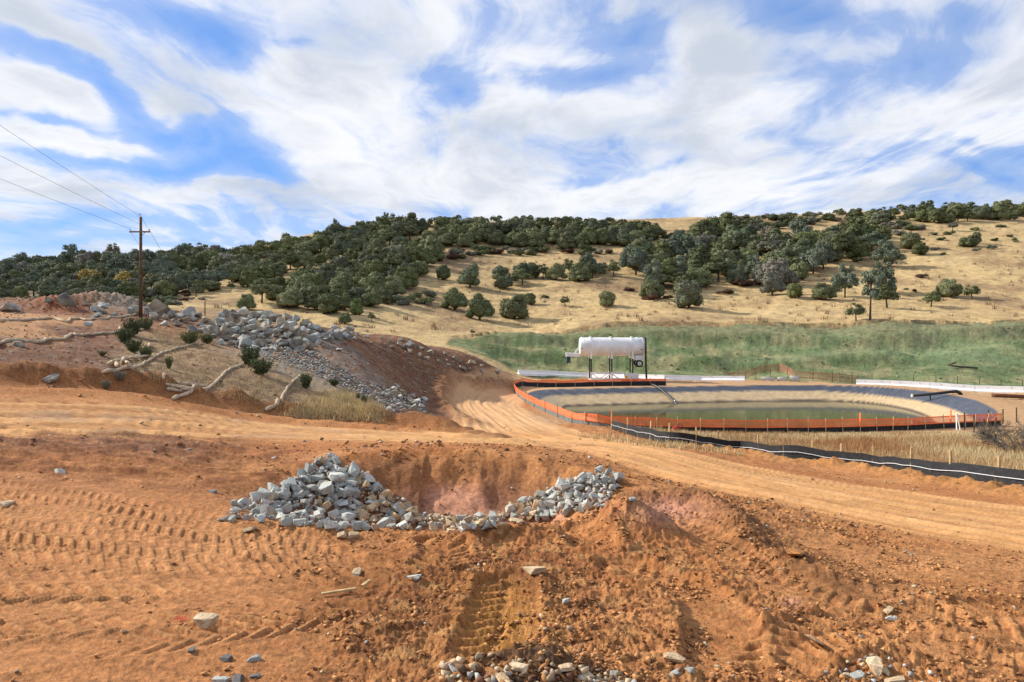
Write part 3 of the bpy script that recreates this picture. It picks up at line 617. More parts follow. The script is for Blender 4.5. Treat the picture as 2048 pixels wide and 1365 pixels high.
def leaf_mat(name, col, col2, objvar=.25, trans=.15):
    m, t, b = new_mat(name); oi = t.node('ShaderNodeObjectInfo'); a = t.node('ShaderNodeAttribute', attribute_name='leaf')
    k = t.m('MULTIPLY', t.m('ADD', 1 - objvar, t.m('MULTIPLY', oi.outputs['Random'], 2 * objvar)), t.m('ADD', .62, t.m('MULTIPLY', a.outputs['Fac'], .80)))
    mixf = t.m('FRACT', t.m('MULTIPLY', oi.outputs['Random'], 7.31))
    c = t.mix(t.m('MULTIPLY', mixf, .9), col, col2)
    t.put(b.inputs['Base Color'], t.mix(1.0, c, t.xyz(k, k, k), 'MULTIPLY')); b.inputs['Roughness'].default_value = .8; b.inputs['Specular IOR Level'].default_value = .15
    M[name] = m
leaf_mat('leaf_oak', (.128, .146, .062), (.158, .164, .084), .3)
leaf_mat('leaf_wood', (.122, .144, .080), (.146, .156, .096), .28)
leaf_mat('leaf_pine', (.145, .178, .118), (.165, .190, .135), .15)
leaf_mat('leaf_grey', (.165, .170, .120), (.190, .172, .135), .2)
leaf_mat('leaf_olive', (.145, .155, .060), (.125, .145, .058), .15)
leaf_mat('leaf_bright', (.155, .190, .060), (.14, .175, .06), .08)
leaf_mat('leaf_yellow', (.40, .29, .07), (.36, .24, .07), .12)
leaf_mat('leaf_red', (.105, .050, .036), (.12, .065, .045), .25)
leaf_mat('leaf_brush', (.095, .112, .048), (.080, .098, .042), .2)
m, t, b = new_mat('dry_grass'); M['dry_grass'] = m
a = t.node('ShaderNodeAttribute', attribute_name='Col'); t.l.new(a.outputs['Color'], b.inputs['Base Color']); b.inputs['Roughness'].default_value = .9; b.inputs['Specular IOR Level'].default_value = .1
m, t, b = new_mat('rubble_stone'); M['rubble'] = m
a = t.node('ShaderNodeAttribute', attribute_name='Col'); pos = t.node('ShaderNodeTexCoord').outputs['Object']; k = t.ss(t.noise(pos, 12, 4, .6), .3, .7, .75, 1.2)
t.put(b.inputs['Base Color'], t.mix(1.0, a.outputs['Color'], t.xyz(k, k, k), 'MULTIPLY')); b.inputs['Roughness'].default_value = .9; b.inputs['Specular IOR Level'].default_value = .2

# ------------------------------------------------------------------ mesh builder
class MB:
    def __init__(s): s.v = []; s.f = []
    def add(s, V, Fc):
        o = len(s.v); s.v += [tuple(p) for p in V]; s.f += [tuple(i + o for i in q) for q in Fc]
    def box(s, c, size, rot=None):
        hx, hy, hz = (k / 2 for k in size); c = Vector(c)
        V = [Vector((x, y, z)) for x in (-hx, hx) for y in (-hy, hy) for z in (-hz, hz)]
        if rot is not None: V = [rot @ p for p in V]
        s.add([p + c for p in V], [(0, 1, 3, 2), (4, 6, 7, 5), (0, 4, 5, 1), (2, 3, 7, 6), (0, 2, 6, 4), (1, 5, 7, 3)])
    def bar(s, a, b, w, h=None):
        a, b = Vector(a), Vector(b); h = h or w; d = b - a; L = d.length
        s.box((a + b) / 2, (w, h, L), d.to_track_quat('Z', 'Y').to_matrix())
    def tube(s, pts, r, n=8, cap=True):
        pts = [Vector(p) for p in pts]; rr = r if isinstance(r, (list, tuple)) else [r] * len(pts); V = []; Fc = []
        for i, p in enumerate(pts):
            d = (pts[min(i + 1, len(pts) - 1)] - pts[max(i - 1, 0)]).normalized()
            q = d.to_track_quat('Z', 'Y')
            for k in range(n):
                a = 2 * math.pi * k / n; V.append(p + q @ Vector((math.cos(a) * rr[i], math.sin(a) * rr[i], 0)))
        for i in range(len(pts) - 1):
            for k in range(n):
                k2 = (k + 1) % n; Fc.append((i * n + k, i * n + k2, (i + 1) * n + k2, (i + 1) * n + k))
        if cap: Fc.append(tuple(reversed(range(n)))); Fc.append(tuple((len(pts) - 1) * n + k for k in range(n)))
        s.add(V, Fc)
    def build(s, name, mat, parent=None, smooth=False):
        o = mesh_obj(name, s.v, s.f, M[mat] if isinstance(mat, str) else mat, parent, smooth); return o
def empty(name, loc, label=None, cat=None, group=None, rz=0.0):
    o = bpy.data.objects.new(name, None); COL.objects.link(o); o.location = loc; o.rotation_euler = (0, 0, rz); o.empty_display_size = .2
    return tag(o, label, cat, group)
def new_from_mesh(name, me, loc=(0, 0, 0), rot=(0, 0, 0), scale=(1, 1, 1), parent=None, mat=None):
    o = bpy.data.objects.new(name, me); COL.objects.link(o); o.location = loc; o.rotation_euler = rot; o.scale = scale; o.parent = parent
    if mat: o.material_slots[0].link = 'OBJECT'; o.material_slots[0].material = M[mat]
    return o

# ------------------------------------------------------------------ pond water
wat = [(x, y) for x, y in POND]
cxw = sum(p[0] for p in wat) / len(wat); cyw = sum(p[1] for p in wat) / len(wat)
wv = [(x + (cxw - x) * .02, y + (cyw - y) * .02, WATER_Z) for x, y in wat]
o = mesh_obj('pond_water', wv, [tuple(range(len(wv)))], M['water']); tag(o, kind='structure')

# ------------------------------------------------------------------ rocks
rnd = random.Random(11)
def rock_mesh(name, seed, npts=16, flat=.75, sub=False):
    r = random.Random(seed); bm = bmesh.new()
    sx, sy, sz = 1.0, r.uniform(.62, .9), r.uniform(flat * .7, flat)
    for i in range(npts):
        v = Vector((r.gauss(0, 1), r.gauss(0, 1), r.gauss(0, 1))).normalized()
        v = Vector([math.copysign(abs(k) ** .5, k) for k in v]) * r.uniform(.36, .56)
        bm.verts.new((v.x * sx, v.y * sy, v.z * sz))
    res = bmesh.ops.convex_hull(bm, input=bm.verts)
    bmesh.ops.delete(bm, geom=[v for v in bm.verts if not v.link_faces], context='VERTS')
    bmesh.ops.bevel(bm, geom=list(bm.edges), offset=.014, segments=1, affect='EDGES', profile=.5)
    if sub:
        bmesh.ops.triangulate(bm, faces=bm.faces); bmesh.ops.subdivide_edges(bm, edges=bm.edges, cuts=1, use_grid_fill=True)
        for v in bm.verts: v.co += v.co.normalized() * (.05 * mnoise.noise(v.co * 5 + Vector((seed, 0, 0))) + .03 * mnoise.noise(v.co * 13))
    me = bpy.data.meshes.new(name); bm.to_mesh(me); bm.free(); me.materials.append(M['rock_grey']); return me
ROCKS = [rock_mesh('rock', 100 + i, 14 + i % 5) for i in range(12)]
STONES = [rock_mesh('stone', 300 + i, 18, .8, True) for i in range(6)]
def inside(px, py, poly):
    c = False; n = len(poly)
    for i in range(n):
        x0, y0 = poly[i]; x1, y1 = poly[(i + 1) % n]
        if (y0 > py) != (y1 > py) and px < (x1 - x0) * (py - y0) / (y1 - y0) + x0: c = not c
    return c
def scatter(poly, n, dist, seed, asp=.6, tries=60):
    r = random.Random(seed); xs = [p[0] for p in poly]; yy_ = [p[1] for p in poly]; out = []
    for _ in range(n * tries):
        if len(out) >= n: break
        p = (r.uniform(min(xs), max(xs)), r.uniform(min(yy_), max(yy_)))
        if inside(*p, poly) and all(((p[0] - q[0])) ** 2 + ((p[1] - q[1]) / asp) ** 2 > dist * dist for q in out): out.append(p)
    return out
LAST = [None]
def put_rock(name, p, size, label, cat, group, mat, meshes=ROCKS, lift=.22, r=rnd, flatten=1.0, tip=.5):
    o = new_from_mesh(name, r.choice(meshes), p + Vector((0, 0, size * lift)), (r.uniform(-tip, tip), r.uniform(-tip, tip), r.uniform(0, 6.28)), (size, size * r.uniform(.8, 1.1), size * r.uniform(.8, 1.05) * flatten), None, mat)
    LAST[0] = o; return tag(o, label, cat, group)
PILE_L = [(442, 1038), (470, 1015), (560, 975), (600, 950), (640, 920), (662, 908), (680, 925), (742, 958), (775, 985), (815, 1010), (838, 1030), (815, 1052), (700, 1056), (640, 1052), (520, 1040)]
STRIP = [(815, 1030), (880, 1032), (940, 1036), (1000, 1028), (1050, 1000), (1085, 985), (1085, 1015), (1010, 1046), (940, 1058), (880, 1056), (815, 1054)]
PILE_R = [(1040, 1018), (1080, 985), (1130, 965), (1200, 945), (1238, 948), (1240, 965), (1222, 990), (1212, 1012), (1150, 1020), (1095, 1034), (1020, 1044)]
def pile(poly, n, dist, seed, wmin, wmax, label, group, mats, layer2=0, lift2=.16, cells=None):
    pts = scatter(poly, n, dist, seed)
    top = [(a, b, lift2) for a, b in scatter(poly, layer2, dist * 1.25, seed + 1)] if layer2 else []
    for (px, py, up) in [(a, b, 0) for a, b in pts] + top:
        p = place(px, py + 6, 8.5); w = (wmin + (wmax - wmin) * rnd.random() ** 1.6) * p.y / F * 1.12
        mt = rnd.choice(mats(px, py)); tint = 'tan' if 'tan' in mt or 'cream' in mt else ('blue grey' if 'blue' in mt else 'pale grey')
        size = 'large' if w * F / p.y > wmin + .45 * (wmax - wmin) else 'small'
        put_rock('riprap_rock', p + Vector((0, 0, up)), w, (size + ' ' + tint + ' ' + label + ', ' + cells(px, py) + (', on top of others' if up else '')), 'rock', group, mt)
pile(PILE_L, 140, 14.5, 1, 16, 33, 'rock in the big left heap', 'broken rocks heaped on the left bank of the pit',
     lambda x, y: ['rock_tan', 'rock_tan', 'rock_grey'] if x > 715 and y > 980 and rnd.random() < .75 else ['rock_grey', 'rock_grey', 'rock_blue', 'rock_blue', 'rock_grey', 'rock_tan'] if rnd.random() < .5 else ['rock_grey', 'rock_blue'], 36, .11,
     lambda x, y: 'near its peak' if y < 950 else ('at its left end' if x < 560 else ('at its right end' if x > 740 else ('along its foot' if y > 1020 else 'midway down'))))
pile(STRIP, 48, 13, 2, 14, 28, 'rock on the pit floor', 'broken rocks lining the floor of the pit',
     lambda x, y: ['rock_tan', 'rock_cream', 'rock_tan', 'rock_grey'] if y < 1042 else ['rock_grey', 'rock_grey', 'rock_tan'], 8, .1, lambda x, y: 'by the big heap' if x < 890 else ('by the small heap' if x > 990 else 'between the two heaps'))
pile(PILE_R, 68, 13, 3, 14, 29, 'rock in the smaller right heap', 'broken rocks heaped on the right bank of the pit',
     lambda x, y: ['rock_tan', 'rock_cream'] if x < 1075 and rnd.random() < .7 else ['rock_grey', 'rock_grey', 'rock_grey', 'rock_blue'], 14, .12, lambda x, y: 'at its top right' if x > 1180 else ('at its lower left end' if x < 1090 else 'in its middle'))

RUB = [(a, b, c) for poly, n in ((PILE_L, 420), (STRIP, 150), (PILE_R, 220)) for (a, b), c in zip(scatter(poly, n, 5, 77, .6, 20), [0] * n)]
# single stones lying on the dirt: photo column, row of the base, width, material, label
for (px, py, w, mt, label) in [
    (15, 1012, 32, 'rock_cream', 'pale pointed stone at the far left edge of the dirt'), (712, 1150, 32, 'rock_tan', 'tan stone half sunk in the dirt in front of the pit'),
    (828, 1158, 34, 'rock_grey', 'bluish white stone on the dirt in front of the pit'), (1068, 1144, 50, 'rock_cream', 'flat cream stone below the mound beside the pit'),
    (1131, 1203, 17, 'rock_grey', 'small white stone right of the deep tyre print'), (453, 1320, 28, 'rock_dark', 'dark grey stone, left of the two lying side by side at lower left'),
    (506, 1320, 28, 'rock_grey', 'mottled grey stone, right of the two lying side by side at lower left'), (383, 1302, 20, 'rock_dark', 'small dark stone below the orange paint mark'),
    (474, 1362, 36, 'rock_dark', 'largest dark stone at the lower left edge of the picture'), (510, 1354, 22, 'rock_dark', 'small dark stone right of the largest dark stone'),
    (440, 1366, 32, 'rock_grey', 'whitish stone left of the largest dark stone'), (410, 1246, 46, 'rock_cream', 'flat cream stone beside the orange paint mark'),
    (1038, 1338, 44, 'rock_cream', 'tallest tan stone in the rubble at the bottom edge'), (1006, 1364, 44, 'rock_tan', 'round tan stone below the tallest tan stone in the rubble'),
    (1132, 1338, 30, 'rock_tan', 'tan stone right of the dark soil lump in the rubble'), (1170, 1358, 34, 'rock_cream', 'pitted pale stone in the rubble at the bottom edge'),
    (1228, 1358, 36, 'rock_grey', 'pale rightmost stone in the rubble at the bottom edge'), (905, 1340, 32, 'rock_grey', 'grey leftmost stone in the rubble at the bottom edge'),
    (1350, 1322, 40, 'rock_tan', 'brown stone topmost of the group of three'), (1352, 1350, 30, 'rock_grey', 'smooth grey stone lowest of the group of three'),
    (1380, 1340, 20, 'rock_grey', 'small upright stone right in the group of three'), (1748, 1335, 46, 'rock_cream', 'large cream block among pale stones at lower right'),
    (1768, 1346, 24, 'rock_cream', 'small cream stone leaning on the large cream block'), (1690, 1352, 22, 'rock_cream', 'upright pale stone left of the large cream block'),
    (1716, 1356, 30, 'rock_grey', 'pale grey stone between the cream block and the upright stone'), (1790, 1366, 42, 'rock_tan', 'pinkish stone cut by the bottom edge at lower right'),
    (1778, 1222, 24, 'rock_tan', 'brown stone of the pair at the edge of the road tracks'), (1782, 1238, 22, 'rock_grey', 'grey stone of the pair at the edge of the road tracks'),
    (500, 1062, 28, 'rock_tan', 'tan stone on the front lip of the pit, farthest left'), (684, 1072, 26, 'rock_tan', 'upright tan stone on the front lip below the big heap'),
    (708, 1074, 28, 'rock_tan', 'rounded tan stone beside the upright one on the front lip'), (902, 1064, 26, 'rock_tan', 'reddish stone on the front lip of the pit'),
    (1265, 1000, 16, 'rock_grey', 'small white stone above the mound at the pit'), (425, 985, 22, 'rock_dark', 'dark stone left of the big heap of broken rock'),
    (120, 945, 24, 'rock_grey', 'grey stone on the dirt left of the pit')]:
    p = place(px, py); put_rock('field_stone', p, w * p.y / F * 1.1, label, 'stone', None, mt, STONES, .06, rnd, .62, .22)
# a tipped slab with a dark hollow under it
p = place(1632, 1294); mb = MB()
o = new_from_mesh('stone_slab', STONES[2], p + Vector((0, 0, .05)), (.1, .55, .7), (.26, .16, .05), None, 'rock_cream'); tag(o, 'thin pale slab tipped up out of the churned dirt', 'slab')
p = place(1592, 1112)
o = new_from_mesh('stone_slab', STONES[4], p + Vector((0, 0, .03)), (.15, .12, 1.1), (.5, .34, .13), None, 'clod'); tag(o, 'slab of crusted orange soil heaved up at the road edge', 'slab')

# rubble at the bottom edge, gravel and clods: too many to count
def rubble(name, pts, mat='rubble', seed=5, zs=1.0):
    """pts: (point, size, colour); joined into one object"""
    r = np.random.RandomState(seed); V = []; Fc = []; C = []; n = 0
    hulls = []
    for me in ROCKS[:6]:
        bm = bmesh.new(); rr_ = random.Random(len(hulls))
        for i in range(9):
            v = Vector((rr_.gauss(0, 1), rr_.gauss(0, 1), rr_.gauss(0, 1))).normalized() * rr_.uniform(.42, .55); bm.verts.new((v.x, v.y * .8, v.z * .7))
        bmesh.ops.convex_hull(bm, input=bm.verts); bmesh.ops.delete(bm, geom=[v for v in bm.verts if not v.link_faces], context='VERTS'); bmesh.ops.triangulate(bm, faces=bm.faces); bm.verts.index_update()
        hulls.append((np.array([v.co[:] for v in bm.verts]), np.array([[v.index for v in f.verts] for f in bm.faces]))); bm.free()
    for (p, s, c) in pts:
        hv, hf = hulls[r.randint(6)]; a = r.rand() * 6.28; ca, sa = math.cos(a), math.sin(a); tl = r.uniform(-.6, .6)
        q = hv * s * np.array((1, r.uniform(.7, 1.2), r.uniform(.7, 1.1) * zs))
        q = np.stack([q[:, 0] * math.cos(tl) - q[:, 2] * math.sin(tl), q[:, 1], q[:, 0] * math.sin(tl) + q[:, 2] * math.cos(tl)], 1)
        q = np.stack([q[:, 0] * ca - q[:, 1] * sa, q[:, 0] * sa + q[:, 1] * ca, q[:, 2]], 1) + np.array(p)
        V.append(q); Fc.append(hf + n); n += len(hv); C.append(np.tile(np.array(c) * r.uniform(.7, 1.25), (len(hv), 1)))
    o = fast_mesh(name, np.concatenate(V), np.concatenate(Fc), M[mat], np.concatenate(C), False); tag(o, kind='stuff'); return o
TAN, GRY, WHT, BRN, ORG = (.44, .33, .21), (.37, .35, .31), (.52, .50, .46), (.20, .10, .055), (.43, .21, .08)
pts = []
for (px, py) in scatter([(880, 1332), (980, 1310), (1100, 1325), (1160, 1338), (1290, 1352), (1290, 1380), (870, 1380)], 130, 9, 21, .7):
    p = place(px, py); s = rnd.uniform(.035, .12); pts.append((p + Vector((0, 0, s * .2)), s, rnd.choice([TAN, TAN, (.36, .26, .16), BRN, BRN, (.14, .085, .05), ORG, GRY])))
for (px, py) in scatter([(1640, 1330), (1760, 1310), (1860, 1345), (1900, 1380), (1640, 1380)], 45, 10, 22, .7):
    p = place(px, py); s = rnd.uniform(.03, .07); pts.append((p + Vector((0, 0, s * .25)), s, rnd.choice([TAN, WHT, GRY, ORG])))
rubble('gravel', pts); tag(bpy.data.objects['gravel'], kind='stuff')
pts = []
for (a, b_, _) in RUB:
    p = place(a, b_ + 4, 8.5); s = rnd.uniform(7, 15) * p.y / F; tan = (a > 715 and b_ > 985 and a < 1075); pts.append((p + Vector((0, 0, s * .3 + rnd.uniform(0, .08))), s, rnd.choice([TAN, (.42, .36, .27)]) if tan and rnd.random() < .7 else rnd.choice([(.38, .375, .35), (.33, .33, .315), (.42, .38, .31)])))
rubble('rock_rubble', pts, seed=15)
rs = np.random.RandomState(3); pts = []
cand = 0
ROADM = MK['road']
def grid_val(G, x, y):
    i = int(np.clip(np.interp(y, ys, np.arange(NY)), 0, NY - 1)); j = int(np.clip(np.interp(x / y, us, np.arange(NU)), 0, NU - 1)); return float(G[i, j])
while len(pts) < 12000:
    u = rs.uniform(-.80, .80); d = 4.6 + 14 * rs.rand() ** 1.7; x = u * d; px = CX + F * u
    rough = 0.10 + 0.90 * float(np.clip((px - 480) / 400, 0, 1)) * float(np.clip((2100 - px) / 350, .35, 1))
    q = perlin(np.array([x * 1.1]), np.array([d * 1.1]))[0] + .5 * perlin(np.array([x * 3.1 + 9]), np.array([d * 3.1]))[0]
    cand += 1
    if rs.rand() > rough * np.clip(.30 + 1.8 * q, 0.03, 1) * (1 - .97 * grid_val(ROADM, x, d)): continue
    s = .014 + .075 * rs.rand() ** 3.0 * (1 if d < 11 else 1.4)
    z = ground_z(x, d); t_ = rs.rand()
    if (x - PIT_C[0]) ** 2 / 12 + (d - PIT_C[1]) ** 2 / 6 < 1 and t_ < .7: continue
    pts.append(((x, d, z + s * .2), s, ORG if t_ < .66 else ((.24, .105, .045) if t_ < .95 else (TAN if t_ < .985 else GRY))))
rubble('dirt_clods', pts, seed=8, zs=.6)
pts = []
for k in range(1900):          # stones along the berms, the road edges and the brown bank
    px = rs.uniform(-150, 1250); d = 16 + 40 * rs.rand() ** 1.3; x = (px - CX) / F * d
    if grid_val(ROADM, x, d) > .4 and rs.rand() < .9: continue
    s = .03 + .13 * rs.rand() ** 4; pts.append(((x, d, ground_z(x, d) + s * .2), s * (1 + d / 60), rnd.choice([TAN, GRY, BRN, BRN, ORG, ORG, BRN, ORG])))
for k in range(900):
    px = rs.uniform(1300, 2200); d = 12 + 16 * rs.rand(); x = (px - CX) / F * d
    if grid_val(ROADM, x, d) > .4 and rs.rand() < .93: continue
    s = .03 + .09 * rs.rand() ** 4; pts.append(((x, d, ground_z(x, d) + s * .2), s, rnd.choice([TAN, ORG, BRN, ORG])))
rubble('scattered_pebbles', pts, seed=9)

# boulders far left and the long rock pile
PILE_M = [(402, 650), (430, 634), (470, 630), (535, 630), (600, 645), (655, 655), (660, 690), (605, 702), (520, 700), (445, 688), (415, 668)]
for layer, (n, dist, up) in enumerate([(118, 14, .0), (60, 18, .55)]):
    for (px, py) in scatter(PILE_M if layer == 0 else [(425, 645), (450, 632), (540, 630), (610, 652), (640, 672), (560, 685), (470, 672)], n, dist, 31 + layer):
        p = place(px, py + 5, 50); w = (14 + 17 * rnd.random() ** 1.7) * p.y / F * 1.1; mt = rnd.choice(['boulder_grey', 'boulder_grey', 'boulder_grey', 'rock_blue', 'boulder_tan'])
        where = ('at the left end' if px < 465 else 'left of centre' if px < 530 else 'right of centre' if px < 595 else 'at the right end') + (', along its crest' if py < 650 else ', on its front' if py < 675 else ', at its foot')
        put_rock('boulder', p + Vector((0, 0, up)), w, ('large ' if w * F / p.y > 22 else 'small ') + {'boulder_grey': 'dark grey', 'rock_blue': 'pale grey', 'boulder_tan': 'tan'}[mt] + ' boulder in long rock pile, ' + where + (', upper layer' if up else ''), 'boulder', 'boulders in the long rock pile on the bank', mt)
for (px, py) in scatter([(640, 655), (700, 658), (708, 676), (660, 682), (640, 676)], 14, 13, 35):
    p = place(px, py + 4, 50); put_rock('boulder', p, 20 * p.y / F, 'grey boulder on the thin right tail of the long rock pile, ' + ('upper row' if py < 664 else 'lower row') + (' by the pile' if px < 672 else ' at the tip'), 'boulder', 'boulders on the tail of the rock pile', 'boulder_grey')
for (px, py) in scatter([(300, 630), (400, 628), (420, 645), (430, 668), (380, 662), (320, 648)], 22, 16, 36):
    p = place(px, py + 3, 48); put_rock('boulder', p, rnd.uniform(14, 30) * p.y / F, '', 'boulder', 'boulders between the pole and the rock pile', rnd.choice(['boulder_tan', 'boulder_grey'])); LAST[0]['label'] = ('tan' if 'tan' in LAST[0].material_slots[0].material.name else 'grey') + ' flat boulder ' + ('just right of the utility pole' if px < 340 else 'midway from the pole to the rock pile' if px < 385 else 'next to the left end of the rock pile') + (', farther back' if py < 642 else ', nearer the shrubs')
for (px, py, w, h, mt, label) in [
    (133, 612, 40, .8, 'boulder_grey', 'big rounded grey boulder on top of the red soil mound'), (318, 626, 36, 1.4, 'boulder_tan', 'big rounded tan boulder right of the utility pole'),
    (264, 628, 22, 1.3, 'boulder_grey', 'grey boulder just left of the utility pole'), (296, 628, 20, 1.3, 'boulder_grey', 'grey boulder between the utility pole and the big tan boulder'),
    (207, 617, 20, 1.1, 'rock_blue', 'bluish boulder upper in the cluster on the gravel mound'), (192, 624, 18, 1.1, 'rock_blue', 'bluish boulder left in the cluster on the gravel mound'), (205, 629, 18, 1, 'rock_blue', 'bluish boulder lowest in the cluster on the gravel mound'),
    (18, 624, 36, .7, 'boulder_grey', 'pale grey boulder at the far left by the trees'), (98, 605, 14, 1, 'boulder_tan', 'small tan boulder left on the red soil mound'),
    (194, 636, 18, .8, 'rock_blue', 'flat bluish slab above the upper straw roll'), (228, 634, 14, 1, 'boulder_grey', 'small grey boulder above the upper straw roll'),
    (170, 612, 14, .9, 'boulder_tan', 'small tan boulder between the two soil mounds'), (178, 652, 15, .9, 'rock_blue', 'bluish flat stone between the two long straw rolls'),
    (100, 764, 27, .75, 'boulder_grey', 'pale boulder lying on the roadside berm at left'), (38, 693, 20, .8, 'boulder_tan', 'flat tan boulder under the lower straw roll'),
    (310, 634, 18, 1, 'boulder_tan', 'small tan boulder under the big tan boulder'), (530, 712, 18, 1.1, 'boulder_grey', 'tall pale boulder below the long rock pile'),
    (678, 703, 15, .7, 'boulder_grey', 'lone grey boulder on the brown slope'), (818, 693, 17, .7, 'boulder_grey', 'flat grey boulder near the crest of the brown slope'),
    (945, 727, 13, .9, 'rock_cream', 'pale square boulder on the right ridge of the brown slope'), (925, 740, 15, .7, 'boulder_tan', 'reddish boulder on the right ridge of the brown slope'),
    (792, 776, 14, 1.2, 'boulder_tan', 'tan upright boulder above the lower rock channel'), (797, 792, 15, 1, 'boulder_tan', 'tan block at the edge of the lower rock channel')]:
    p = place(px, py); s = w * p.y / F * 1.12
    put_rock('boulder', p, s, label, 'boulder', None, mt, STONES, .22, rnd, h)
for (px, py) in scatter([(690, 668), (800, 680), (900, 712), (1010, 748), (960, 752), (900, 738), (800, 700), (690, 680)], 34, 15, 37):
    p = place(px, py, 60); put_rock('boulder', p, rnd.uniform(8, 17) * p.y / F, '', 'boulder', 'rocks along the crest of the brown slope', rnd.choice(['boulder_grey', 'boulder_grey', 'boulder_tan']))
    o_ = LAST[0]; o_['label'] = ('tan' if 'tan' in o_.material_slots[0].material.name else 'grey') + ' rock on crest of brown slope, ' + ('by the rock pile' if px < 760 else 'at its middle' if px < 880 else 'above the green slope' if px < 960 else 'by the white barrier end')
for (px, py) in scatter([(735, 788), (790, 780), (850, 800), (852, 826), (790, 826), (760, 812)], 34, 11, 38):
    p = place(px, py, 40); put_rock('boulder', p, rnd.uniform(11, 21) * p.y / F, 'grey rock at low end of the rock channel, ' + ('beside the grass knoll' if px < 775 else 'next to the pink puddle' if py > 808 else 'upper part'), 'boulder', 'rocks at the low end of the rock channel', rnd.choice(['boulder_grey', 'rock_grey', 'boulder_tan']))
pts = []
for (px, py) in scatter([(455, 688), (560, 690), (640, 712), (720, 762), (845, 800), (850, 826), (780, 828), (715, 792), (620, 745), (560, 728), (480, 702)], 620, 5.2, 39, .6, 40):
    p = place(px, py, 38); s = rnd.uniform(5, 11) * p.y / F; pts.append((p + Vector((0, 0, s * .25)), s, rnd.choice([(.27, .28, .265), (.33, .33, .31), (.36, .31, .24), (.25, .27, .26)])))
for (px, py) in scatter([(640, 690), (780, 690), (1000, 745), (1020, 765), (930, 762), (880, 790), (860, 815), (790, 780), (700, 740)], 260, 9, 40, .5, 30):
    p = place(px, py, 40); s = rnd.uniform(2.5, 7) * p.y / F; pts.append((p + Vector((0, 0, s * .25)), s, rnd.choice([(.27, .25, .22), (.33, .30, .25), (.30, .16, .08)])))
for (px, py) in scatter([(0, 590), (340, 600), (420, 640), (380, 665), (230, 640), (0, 640)], 160, 9, 41, .5, 30) + scatter([(0, 650), (230, 690), (200, 740), (0, 720)], 90, 9, 42, .5, 30):
    p = place(px, py, 20); s = rnd.uniform(2.5, 7) * p.y / F; pts.append((p + Vector((0, 0, s * .25)), s, rnd.choice([(.30, .27, .23), (.26, .15, .09), (.36, .30, .22)])))
rubble('rubble', pts, seed=12)

pts = []
for (px, py) in scatter([(930, 690), (1050, 672), (1250, 648), (2048, 648), (2048, 765), (1500, 752), (1040, 740), (930, 712)], 420, 8, 44, .6, 12):
    if py < 690 and rnd.random() < .5: continue
    p = place(px, py, 115); s = (.18 + .55 * rnd.random() ** 3); pts.append((p + Vector((0, 0, s * .1)), s, rnd.choice([(.16, .19, .095), (.22, .25, .13), (.11, .14, .07), (.30, .28, .16), (.20, .20, .10)])))
rubble('mulch_clods', pts, seed=14)

# ------------------------------------------------------------------ straw rolls
def roll(pts, label, r0=.12, group=None, lift=0.0, dmin=20):
    r0 *= .72; P3 = [place(a, b, dmin) for a, b in pts]; dense = []
    for i in range(len(P3) - 1):
        n = max(2, int((P3[i + 1] - P3[i]).length / .35))
        for k in range(n): dense.append(P3[i].lerp(P3[i + 1], k / n))
    dense.append(P3[-1])
    sm = [(dense[max(i - 1, 0)] + dense[i] * 2 + dense[min(i + 1, len(dense) - 1)]) / 4 for i in range(len(dense))]
    rr = []; out = []
    for i, p in enumerate(sm):
        k = r0 * (1 + .20 * mnoise.noise(p * 1.3) + .16 * mnoise.noise(p * 4.1)) * (.72 if i % 7 == 3 else 1); rr.append(k)
        out.append(Vector((p.x, p.y, max(p.z, ground_z(p.x, p.y)) + k * .75 + lift)))
    rr[0] *= .6; rr[-1] *= .6
    mb = MB(); mb.tube(out, rr, 9); o = mb.build('straw_roll', 'straw', None, True); tag(o, label, 'straw roll', group)
def c1(*q): return [(a / 3.9, 550 + b / 3.9) for a, b in q]
def c2(*q): return [(400 + a / 3.413, 600 + b / 3.413) for a, b in q]
roll(c1((-200, 372), (0, 368), (150, 362), (330, 350), (390, 342), (440, 350), (490, 368), (535, 375), (550, 345), (590, 352), (620, 345), (660, 358), (700, 360), (720, 350), (830, 352), (860, 335), (930, 340), (1000, 325), (1070, 312)), 'long kinked straw roll highest on the left bank, ending at the utility pole', .13)
roll(c1((-150, 590), (0, 540), (60, 522), (150, 518), (200, 525), (270, 540), (340, 530), (380, 508), (510, 512), (530, 490), (570, 470), (600, 478), (710, 475), (740, 465), (880, 462), (930, 445), (936, 412)), 'long kinked straw roll, second down the left bank', .125)
roll(c1((1050, 445), (1130, 430), (1180, 418)), 'short straw roll behind the green shrubs below the pole', .12)
roll(c1((785, 778), (900, 762), (1010, 742), (1110, 712), (1200, 650), (1290, 610), (1380, 578), (1480, 555), (1590, 540)), 'straw roll running diagonally up the bank from the tangled heap', .10)
TANG = 'straw rolls dumped in a tangle on the bank'
roll(c1((840, 718), (880, 690), (1000, 668), (1115, 632)), 'uppermost long straw roll in the tangled heap', .095, TANG, .05)
roll(c1((930, 690), (1050, 672), (1165, 650)), 'second long straw roll in the tangled heap, ending at the shrub', .095, TANG, .12)
roll(c1((970, 690), (955, 725), (960, 762)), 'short straw roll lying downhill across the tangled heap', .095, TANG, .26)
roll(c1((975, 722), (1000, 750), (1020, 775)), 'short straw roll sticking out lowest from the tangled heap', .095, TANG, .22)
roll(c1((905, 702), (908, 720), (915, 737)), 'stubby straw roll at the left of the tangled heap', .11, TANG, .08)
roll(c1((1168, 550), (1160, 592)), 'stubby straw roll standing above the tangled heap', .11, TANG, .1)
roll(c1((1340, 985), (1390, 955), (1500, 935), (1630, 890), (1690, 840), (1750, 775), (1810, 735), (1900, 703)), 'long straw roll climbing from the road to the middle shrubs', .10)
LOW = 'straw roll pieces beside the road'
